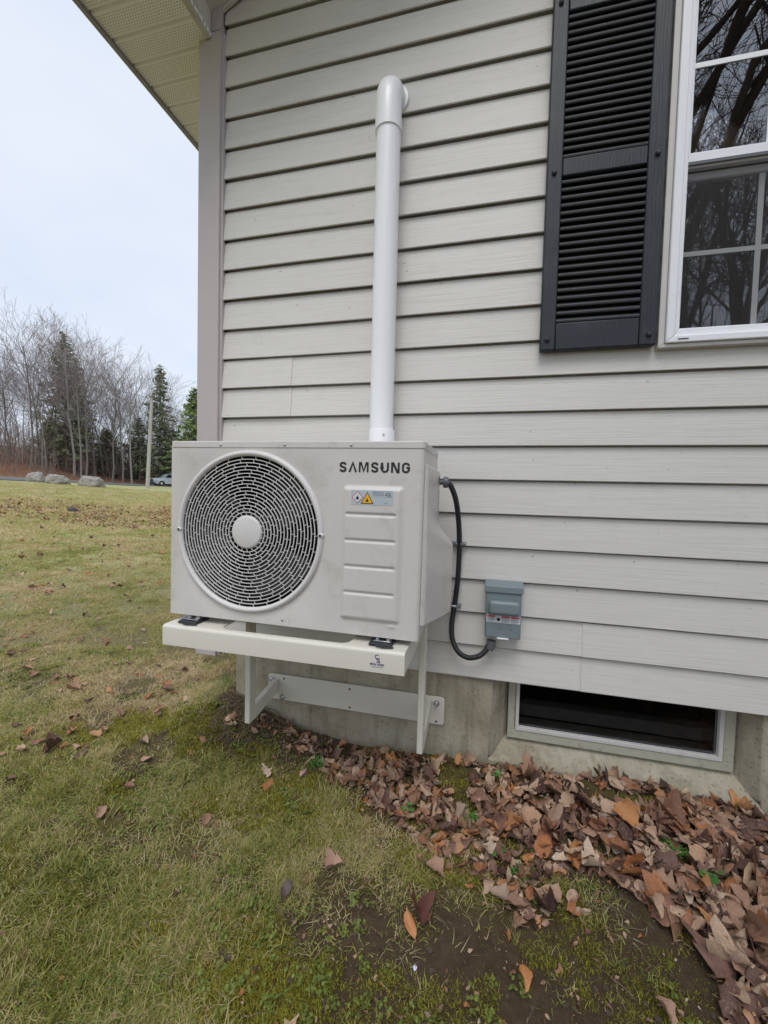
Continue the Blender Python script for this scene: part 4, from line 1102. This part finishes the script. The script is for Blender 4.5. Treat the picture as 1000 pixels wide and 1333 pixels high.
# dry roots and stems against the corner of the foundation, loose straw elsewhere
ds = MB()
for i in range(520):
    if i < 300:
        x = rnd.gauss(.17, .13); y = rnd.gauss(-.02, .09); L = rnd.uniform(.03, .13)
        if y > 0 and x > .06: y = -.01
    else:
        x = rnd.uniform(-.8, 1.9); y = rnd.uniform(-1.0, -.05); L = rnd.uniform(.02, .09)
    z = ground_z(x, y)+.010; a = rnd.uniform(0, 6.283); pts = []; el_ = rnd.uniform(-.1, .5)
    for k in range(5):
        pts.append((x, min(y, .012) if x > .06 else y, max(z, ground_z(x, y)+.003))); a += rnd.gauss(0, .45); el_ -= .2
        x += math.cos(a)*L/4*math.cos(el_); y += math.sin(a)*L/4*math.cos(el_); z += L/4*math.sin(el_)
    ds.tube(pts, rnd.uniform(.0006, .0013), 4)
o = ds.build('dry_stems', 'stem', smooth=180, fix=False); o['kind'] = 'stuff'
# crumbly soil clods and gravel at the wall foot
cl = MB()
for i in range(1500):
    if i < 700: x = rnd.gauss(.25, .22); y = rnd.uniform(-.18, .015)
    else: x = rnd.uniform(.4, 1.9); y = rnd.uniform(-1.0, .01)
    if i >= 1200: x = rnd.uniform(.3, .62); y = rnd.uniform(-.02, .015)
    if x < .06 and y > -.02: pass
    s_ = rnd.uniform(.002, .0085); z = ground_z(x, y)+s_*.3; b = len(cl.v)
    for dz in (-1, 1):
        for k in range(5):
            a = k*1.2566+rnd.uniform(-.3, .3); q = s_*rnd.uniform(.6, 1.1)
            cl.v.append((x+q*math.cos(a), y+q*math.sin(a), z+dz*s_*.45*rnd.uniform(.6, 1)))
    cl.f += [(b+4, b+3, b+2, b+1, b), (b+5, b+6, b+7, b+8, b+9)]+[(b+k, b+(k+1) % 5, b+5+(k+1) % 5, b+5+k) for k in range(5)]
o = cl.build('soil_crumbs', simple('soil_crumb', (.075, .055, .04), .95, var=.6, vs=60), fix=False); o['kind'] = 'stuff'
# green weeds
def weed(x, y, kind, size, label):
    mb = MB(); z0 = ground_z(x, y)+(pile_h(x, y) if inside((x, y), PILE) else 0)+.004
    if kind == 'blades':
        for i in range(26):
            a = rnd.uniform(0, 6.283); L = size*rnd.uniform(.5, 1); wd = .0022; e = rnd.uniform(.35, 1.2); b = len(mb.v); px_, py_, pz_ = x+rnd.gauss(0, .012), y+rnd.gauss(0, .012), z0-.005
            for k in range(5):
                f = 1-(k/4)**2*.9; mb.v += [(px_-math.sin(a)*wd*f, py_+math.cos(a)*wd*f, pz_), (px_+math.sin(a)*wd*f, py_-math.cos(a)*wd*f, pz_)]
                px_ += math.cos(a)*math.cos(e)*L/4; py_ += math.sin(a)*math.cos(e)*L/4; pz_ += math.sin(e)*L/4; e -= .28
            for k in range(4): mb.f.append((b+2*k, b+2*k+1, b+2*k+3, b+2*k+2))
    else:
        for i in range(rnd.randint(3, 6)):
            a = rnd.uniform(0, 6.283); r_ = size*rnd.uniform(.3, 1); cx_, cy2, cz_ = x+r_*math.cos(a), y+r_*math.sin(a), z0+rnd.uniform(.006, .02)
            s_ = size*rnd.uniform(.35, .6); b = len(mb.v); t1, t2 = rnd.gauss(0, .25), rnd.gauss(0, .25)
            mb.v.append((cx_, cy2, cz_-.001))
            for k in range(9): mb.v.append((cx_+s_*math.cos(k*.698), cy2+s_*math.sin(k*.698), cz_+t1*s_*math.cos(k*.698)+t2*s_*math.sin(k*.698)))
            for k in range(9): mb.f.append((b, b+1+k, b+1+(k+1) % 9))
            mb.tube([(x, y, z0-.008), ((x+cx_)/2, (y+cy2)/2, z0+.006), (cx_, cy2, cz_-.002)], .0007, 4)
    tag(mb.build('weed', 'weed', smooth=180, fix=False), label, 'weed')
weed(-.09, .19, 'blades', .085, 'bright green grass clump beside the corner of the foundation')
weed(-.02, .12, 'blades', .05, 'small green grass clump left of the bracket upright')
weed(.93, -.30, 'round', .020, 'round leaved green weed at the left edge of the leaf pile')
weed(1.22, -.40, 'round', .018, 'small round green weed among the leaves below the loose grass')
weed(1.22, -.10, 'round', .016, 'single green sprout poking out of the leaves beside the basement window')
weed(1.13, -.30, 'blades', .055, 'pale grass clump growing through the leaf pile')
weed(1.72, -.27, 'blades', .06, 'green grass clump in the leaves at the far side of the basement window')
weed(1.78, -.33, 'round', .030, 'broad green weed among the leaves right of the basement window')
weed(.55, -.16, 'blades', .06, 'dark green grass clump under the heat pump')
weed(1.27, -.44, 'blades', .035, 'little green sprig between the two tongues of leaves')
weed(2.0, .02, 'blades', .05, 'thin green sprig at the corner of the basement window sill')

# ------------------------------------------------------------------ far landscape
def boulder(px, py, dep, w_, h_, d_, seed, label):
    c = at_depth(px, py, dep); q = Vector((seed*3.1, 0, 0)); gz = ground_z(c.x, c.y); mb = MB()
    side = Vector((r2.x, r2.y, 0)).normalized(); dp = Vector((-side.y, side.x, 0))
    def f(u, v):
        th, ph = u*2*math.pi, (v-.5)*math.pi
        p = Vector((math.cos(th)*math.cos(ph), math.sin(th)*math.cos(ph), math.sin(ph)))
        k_ = 1+.34*noise.noise(p*1.2+q)+.16*noise.noise(p*3.2+q)+.07*noise.noise(p*8+q)
        p = Vector([math.copysign(abs(t)**.8, t) for t in p])*k_
        P = c+side*p.x*w_/2+dp*p.y*d_/2; return (P.x, P.y, gz+h_*.38+p.z*h_*.60)
    mb.grid(f, 36, 20); tag(mb.build('boulder', 'rock', smooth=180), label, 'boulder')
boulder(47, 627, 34, 1.15, .85, 1.0, 1, 'small brownish boulder, leftmost of the three beside the road')
boulder(75, 630, 33, 1.5, .75, 1.2, 2, 'dark mottled boulder between the other two beside the road')
boulder(120, 633, 32, 1.5, .85, 1.3, 3, 'pale rounded boulder at the lawn edge nearest the utility pole')
# dark lump in the leaf strip of the field
c = at_depth(95, 663, 12); gz = ground_z(c.x, c.y); mb = MB()
mb.grid(lambda u, v: (c.x+.16*math.cos(u*6.283)*math.sin(v*3.1416)*(1+.3*noise.noise((u*4, v*4, 1))), c.y+.10*math.sin(u*6.283)*math.sin(v*3.1416), gz+.03+.10*math.cos(v*3.1416)*(1+.4*noise.noise((u*3, v*3, 7)))), 14, 8)
tag(mb.build('soil_clod', simple('dark_clod', (.05, .05, .055), .9, var=.4), smooth=60), 'dark lump of turf on the brown leaf strip of the lawn', 'clod')

def utility_pole():
    p = at_depth(192, 636, 42); gz = ground_z(p.x, p.y); topz = at_depth(197, 520, 42).z
    t_ = at_depth(197.5, 520, 42)
    r_ = thing('utility_pole', 'pale weathered wooden utility pole beside the road', 'utility pole', (p.x, p.y, gz))
    MB().tube([(p.x, p.y, gz-.3), ((p.x+t_.x)/2, (p.y+t_.y)/2, (gz+topz)/2), (t_.x, t_.y, topz)], [.19, .17, .13], 12).build('shaft', 'pole', r_, smooth=50)
    MB().lathe([(.07, 0), (.10, .05), (.06, .12), (.09, .17), (.0001, .22)], (t_.x, t_.y, topz), 'z', 10).build('insulator', 'pole', r_, smooth=40)
    MB().box(t_.x-.35, t_.x-.12, t_.y-.08, t_.y+.08, topz-1.0, topz-.5).build('bracket', 'wire', r_)
    return r_, t_
pr_, ptop = utility_pole()
for k, dz in enumerate((0, -2.6, -3.1)):
    for s_ in (-1, 1):
        mb = MB(); pts = []
        for i in range(13):
            t = i/12; q = Vector((ptop.x+rd.x*s_*45*t, ptop.y+rd.y*s_*45*t, 0)); pts.append((q.x, q.y, ptop.z+dz+.1-4*1.0*t*(1-t)+(1.5*t if s_*rd.x < 0 else -.5*t)))
        tag(mb.tube(pts, .018, 4).build('overhead_wire', 'wire', smooth=180), 'thin dark overhead wire strung along the road from the utility pole', 'wire', 'overhead wires at the utility pole')

def suv():
    p = at_depth(222, 637, 57); gz = ground_z(p.x, p.y)+.05
    r_ = thing('parked_car', 'silver suv on the road partly hidden by the heat pump', 'car', (0, 0, 0)); ORG[r_.name] = (0, 0, 0)
    def shell(prof, ws, nm, mat, par, bev=.04):
        mb = MB(); n_ = len(prof); K = len(ws)
        for yy_, ins in ws:
            for (x, z) in prof:
                zz = z; mb.v.append((x*(1-ins*.06), yy_, .35+(zz-.35)*(1-ins*.04)))
        for i in range(K-1):
            for j in range(n_): mb.f.append((i*n_+j, i*n_+(j+1) % n_, (i+1)*n_+(j+1) % n_, (i+1)*n_+j))
        mb.f.append(tuple(range(n_-1, -1, -1))); mb.f.append(tuple((K-1)*n_+j for j in range(n_)))
        return mb.build(nm, mat, par, smooth=35)
    body = [(-2.3, .45), (-2.36, .75), (-2.32, .98), (-2.1, 1.06), (-1.2, 1.14), (1.9, 1.16), (2.25, 1.1), (2.3, .6), (2.2, .35), (1.85, .32), (1.75, .62), (1.45, .75), (1.15, .62), (1.05, .32), (-1.0, .32), (-1.1, .62), (-1.4, .75), (-1.7, .62), (-1.8, .32), (-2.2, .32)]
    bo = shell(body, [(-.93, 1), (-.85, 0), (.85, 0), (.93, 1)], 'body', 'carpaint', r_)
    cab = [(-1.25, 1.13), (-.55, 1.66), (-.2, 1.72), (1.5, 1.70), (1.95, 1.55), (2.2, 1.13)]
    mb = MB(); n_ = len(cab)
    for yy_, zf in ((-.88, 0), (-.70, 1), (.70, 1), (.88, 0)):
        for (x, z) in cab: mb.v.append((x, yy_ if zf else yy_, 1.13+(z-1.13)*(1 if zf else .02)))
    for i in range(3):
        for j in range(n_): mb.f.append((i*n_+j, i*n_+(j+1) % n_, (i+1)*n_+(j+1) % n_, (i+1)*n_+j))
    mb.build('roof', 'carpaint', r_, smooth=30)
    MB().prism([(-1.18, 1.19), (-.58, 1.61), (-.50, 1.61), (-1.08, 1.19)], 'y', -.74, .74).build('windscreen', 'carglass', r_)
    for s_ in (-1, 1):
        MB().poly([(-.95, s_*.885, 1.17), (.2, s_*.885, 1.17), (.2, s_*.735, 1.60), (-.45, s_*.735, 1.60)]).build('side_window', 'carglass', r_)
        MB().poly([(.28, s_*.885, 1.17), (1.95, s_*.885, 1.17), (1.65, s_*.735, 1.60), (.28, s_*.735, 1.60)]).build('side_window', 'carglass', r_)
        MB().box(-2.37, -2.2, s_*.62-.18, s_*.62+.18, .86, .98).build('headlight', 'lamp', r_, bevel=.02)
        MB().box(-1.0, -.86, s_*1.0-.08, s_*1.0+.08, 1.12, 1.26).build('mirror', 'carpaint', r_, bevel=.03)
        for x in (-1.4, 1.45):
            wh = MB().lathe([(.22, -.12), (.34, -.12), (.36, -.08), (.36, .08), (.34, .12), (.22, .12)], (x, s_*.83, .36), 'y', 24).build('wheel', 'tyre', r_, smooth=40)
            MB().lathe([(.0001, -.125), (.21, -.118), (.23, -.10), (.23, .10), (.21, .118), (.0001, .125)], (x, s_*.83, .36), 'y', 12).build('rim', 'zinc', wh, smooth=30)
    MB().box(-2.39, -2.3, -.42, .42, .62, .92).build('radiator_grille', 'tyre', r_, bevel=.02)
    MB().box(-2.40, -2.2, -.9, .9, .33, .50).build('bumper', 'tyre', r_, bevel=.03)
    r_.location = (p.x, p.y, gz)
    hd = Vector((r2.x, r2.y)); toc = Vector((CAM.x-p.x, CAM.y-p.y)).normalized()
    f = (-hd.normalized()*.80+toc*.60)                    # nose points left and towards the camera
    r_.rotation_euler.z = math.atan2(-f.y, -f.x)
suv()

# ------------------------------------------------------------------ trees
def grow(q, mbT, mbC, p, d, L, r_, lev, maxlev, sides, kids, spread, upb, wob, minr=.004, taper=.35):
    n_ = 6 if lev == 0 else (4 if lev < maxlev else 3); pts = [p.copy()]; rad = [r_]; dd = d.copy(); pos = p.copy(); dirs = [dd.copy()]
    for i in range(n_):
        dd = (dd+Vector((q.gauss(0, wob), q.gauss(0, wob), q.gauss(0, wob)+upb))).normalized()
        pos = pos+dd*L/n_; pts.append(pos.copy()); rad.append(max(minr, r_*(1-(1-taper)*(i+1)/n_))); dirs.append(dd.copy())
    (mbT if lev <= 1 else mbC).tube(pts, rad, sides[min(lev, len(sides)-1)], cap=False)
    if lev >= maxlev: return
    kc = kids[lev]; t0 = .35 if lev == 0 else .2
    for k in range(kc):
        t = t0+(1-t0)*(k+q.random()*.8)/kc; i = min(n_-1, int(t*n_)); f = t*n_-i
        bp = pts[i].lerp(pts[i+1], min(1, f)); dv = dirs[i]
        rk = r_; o_ = dv.orthogonal().normalized(); o_ = Matrix.Rotation(q.uniform(0, 6.283), 3, dv) @ o_
        sp = spread*q.uniform(.7, 1.25); nd = (dv*math.cos(sp)+o_*math.sin(sp)).normalized()
        cl_ = L*(.62 if lev == 0 else .60)*(1.15-.65*t if lev == 0 else 1.0-.35*t)*q.uniform(.7, 1.15)
        grow(q, mbT, mbC, bp, nd, cl_, max(minr, rad[i]*q.uniform(.34, .52)), lev+1, maxlev, sides, kids, spread, upb, wob*1.15, minr, taper)
def bare_tree(seed, H, r_, lean=0, kids=(13, 6, 5), maxlev=3, sides=(7, 4, 3, 3), minr=.012, spread=.62, upb=.06, wob=.10):
    q = random.Random(seed); T, C_ = MB(), MB()
    grow(q, T, C_, Vector((0, 0, -.3)), Vector((lean, q.gauss(0, .03), 1)).normalized(), H, r_, 0, maxlev, sides, kids, spread, upb, wob, minr)
    return T, C_
variants = []
for i in range(7):
    T, C_ = bare_tree(40+i, 20, .15+.02*(i % 3), lean=random.Random(i).gauss(0, .05), minr=.012, upb=.035, wob=.075, spread=.58, kids=(16, 7, 5))
    bk = ('bark_pale', 'bark', 'bark_pale', 'bark', 'bark', 'bark_pale', 'bark')[i]
    variants.append((T.mesh('trunk', MAT[bk], smooth=180, fix=False), C_.mesh('crown', MAT['twig'], smooth=180, fix=False)))
def put_tree(px, ptop_, dep, vi, label=None, rz=None, fat=1.0):
    p = at_depth(px, 634, dep); gz = ground_z(p.x, p.y)
    H = (at_depth(px, ptop_, dep).z-gz)/20
    r_ = thing('bare_tree', label or 'leafless grey tree among many in the wood beyond the road', 'tree', (p.x, p.y, gz), 'leafless trees of the wood beyond the road')
    for nm, me in zip(('trunk', 'crown'), variants[vi]):
        o = bpy.data.objects.new(nm, me); COL.objects.link(o); o.parent = r_
    s_ = H*.70; r_.scale = (s_*fat, s_*fat, s_); r_.rotation_euler.z = rz if rz is not None else rnd.uniform(0, 6.283)
for i, (px, tp, dep) in enumerate([(-30, 400, 50), (-12, 440, 52), (4, 428, 49), (14, 455, 56), (27, 470, 60), (40, 385, 50), (52, 420, 56), (61, 440, 51), (66, 405, 60), (78, 398, 55), (97, 388, 52), (103, 405, 58), (112, 420, 50), (124, 462, 56),
                                   (134, 450, 60), (146, 428, 53), (152, 470, 64), (160, 455, 58), (172, 445, 56), (181, 465, 62), (190, 450, 66), (201, 500, 70), (216, 500, 70), (228, 505, 66), (238, 515, 72), (252, 520, 74), (266, 520, 70), (90, 480, 66), (30, 450, 66), (118, 500, 64), (-45, 430, 55), (166, 500, 70), (140, 505, 68), (57, 450, 46), (106, 430, 47)]):
    put_tree(px, tp, dep, (i*3) % 7)
def conifer(px, ptop_, dep, wpx, seed, mat, label, base=.12, dens=1.0):
    q = random.Random(seed); p = at_depth(px, 634, dep); gz = ground_z(p.x, p.y); H = at_depth(px, ptop_, dep).z-gz; W = wpx/FPX*dep/2
    r_ = thing('conifer', label, 'tree', (p.x, p.y, gz)); T = MB().tube([(p.x, p.y, gz-.3), (p.x+.1, p.y, gz+H*.5), (p.x, p.y, gz+H*.99)], [.26, .16, .02], 8)
    C_ = MB(); nb = int(150*dens)
    for k in range(nb):
        t = base+(1-base)*(k/nb)**.9; a = k*2.4+q.uniform(-.4, .4); L = W*(1-t)**.75*q.uniform(.45, 1.15)/(1-base)**.75+.15
        z = gz+H*t; dr = -.12*L+.35*L*(t > .7)
        tipx, tipy, tipz = p.x+math.cos(a)*L, p.y+math.sin(a)*L, z+dr
        T.tube([(p.x, p.y, z), (tipx, tipy, tipz)], [.035, .008], 3, cap=False)
        m_ = max(6, int(L*20))
        for j in range(m_):
            f = .25+.75*q.random(); cx_ = p.x+(tipx-p.x)*f+q.gauss(0, .16); cy2 = p.y+(tipy-p.y)*f+q.gauss(0, .16); cz_ = z+dr*f+q.gauss(0, .11)
            b = len(C_.v); s_ = q.uniform(.10, .24)
            for _ in range(3): C_.v.append((cx_+q.gauss(0, s_), cy2+q.gauss(0, s_), cz_+q.gauss(0, s_*.6)))
            C_.f.append((b, b+1, b+2))
    T.build('trunk', 'bark', r_, smooth=180, fix=False); C_.build('crown', mat, r_, fix=False)
conifer(85, 438, 54, 74, 1, 'needles', 'tall dark green conifer rising above the bare trees', dens=1.15)
conifer(100, 470, 58, 60, 11, 'needles', 'shorter dark conifer tucked against the tallest one')
conifer(208, 478, 62, 62, 2, 'needles', 'pointed green conifer behind the utility pole', dens=1.1)
conifer(252, 507, 56, 66, 3, 'needles_bright', 'bright green pine half hidden by the corner of the house', base=.2, dens=1.2)
conifer(140, 560, 62, 60, 4, 'needles', 'low dark conifer deep in the understorey between bare trunks', base=.02)
conifer(66, 545, 62, 55, 5, 'needles', 'dark understorey conifer left of the tallest one', base=.02)
conifer(180, 545, 66, 50, 6, 'needles', 'small dark conifer just left of the utility pole', base=.05)
conifer(225, 560, 64, 60, 7, 'needles', 'low conifer right of the utility pole', base=.03)
# the mass of young stems and brush that fills the wood
th = MB(); q = random.Random(77)
for i in range(5600):
    u = q.uniform(-30, 140); off = 6+60*q.random()**1.3
    x = RA.x+rd.x*(u-60)+nn.x*off; y = RA.y+rd.y*(u-60)+nn.y*off
    d = Vector((x, y, 0))-Vector((CAM.x, CAM.y, 0)); dep = d.dot(fwd)
    if dep < 20: continue
    px = 500+FPX*d.dot(r2)/dep
    if not -90 < px < 330: continue
    gz = ground_z(x, y); hmax = (3+9.5*q.random()**1.3)*(.75+.35*noise.noise((x*.07, y*.07, 2)))
    pts = [Vector((x, y, gz-.2))]; dd = Vector((q.gauss(0, .1), q.gauss(0, .1), 1)).normalized(); rr_ = .012+.0045*hmax
    for k in range(4): dd = (dd+Vector((q.gauss(0, .09), q.gauss(0, .09), 0))).normalized(); pts.append(pts[-1]+dd*hmax/4)
    th.tube(pts, [rr_, rr_*.85, rr_*.65, rr_*.45, .01], 3, cap=False)
    for k in range(int(5+hmax*1.1)):
        t = q.uniform(.12, 1); i0 = min(3, int(t*4)); bp = pts[i0].lerp(pts[i0+1], t*4-i0); a = q.uniform(0, 6.283); L = hmax*q.uniform(.10, .24)
        m_ = bp+Vector((math.cos(a)*L*.5, math.sin(a)*L*.5, L*q.uniform(.15, .6))); e = m_+Vector((math.cos(a+q.gauss(0, .5))*L*.5, math.sin(a+q.gauss(0, .5))*L*.5, L*q.uniform(.2, .7)))
        th.tube([bp, m_, e], [.012, .010, .007], 3, cap=False)
o = th.build('thicket', 'brush', smooth=180, fix=False); o['kind'] = 'stuff'
# low reddish brush and leaf litter at the wood's edge
lo = MB()
for i in range(9000):
    u = q.uniform(-30, 120); off = 3.6+26*q.random()**1.5; x = RA.x+rd.x*(u-60)+nn.x*off; y = RA.y+rd.y*(u-60)+nn.y*off; gz = ground_z(x, y)
    a = q.uniform(0, 6.283); L = q.uniform(.3, 1.5)*(.4+.6*smst(3, 12, off)); e = Vector((x+math.cos(a)*L*.6, y+math.sin(a)*L*.6, gz+L))
    lo.tube([(x, y, gz-.05), ((x+e.x)/2+q.gauss(0, .1), (y+e.y)/2, gz+L*.6), e], [.011, .009, .005], 3, cap=False)
o = lo.build('undergrowth', simple('red_brush', (.20, .135, .105), .95, var=.5, vs=.5), smooth=180, fix=False); o['kind'] = 'stuff'

# big trees behind the camera, seen mirrored in the window
def yard_tree(x, y, H, r_, seed, lean, kids, label, minr=.006, spread=.6, t=(9, 6, 4, 3, 3), ml=4):
    gz = ground_z(x, y); T, C_ = bare_tree(seed, H, r_, lean=lean, kids=kids, maxlev=ml, sides=t, minr=minr, spread=spread, upb=.04, wob=.14)
    rt0 = thing('yard_tree', label, 'tree', (x, y, gz))
    for nm, mb, mt in (('trunk', T, 'bark_brown'), ('crown', C_, 'bark_brown')):
        o = bpy.data.objects.new(nm, mb.mesh(nm, MAT[mt], smooth=180, fix=False)); COL.objects.link(o); o.parent = rt0
yard_tree(4.80, -6.8, 14, .24, 5, .10, (9, 8, 7, 5), 'large leafless maple mirrored in the window')
yard_tree(5.9, -7.6, 13, .17, 9, .10, (8, 8, 6, 4), 'second leafless tree mirrored at the window edge')
yard_tree(7.5, -13, 13, .22, 12, -.03, (14, 8, 6, 4), 'thinner leafless tree far behind the mirrored maple')
yard_tree(4.6, -12, 12, .18, 15, .03, (15, 8, 6, 4), 'slender bare tree far behind in the mirrored yard')
yard_tree(10.5, -18, 15, .25, 18, .0, (14, 8, 6, 3), 'tall bare tree at the back of the mirrored yard')
yard_tree(7.8, -21, 15, .25, 21, .05, (14, 8, 6, 3), 'broad bare tree at the back of the mirrored yard')
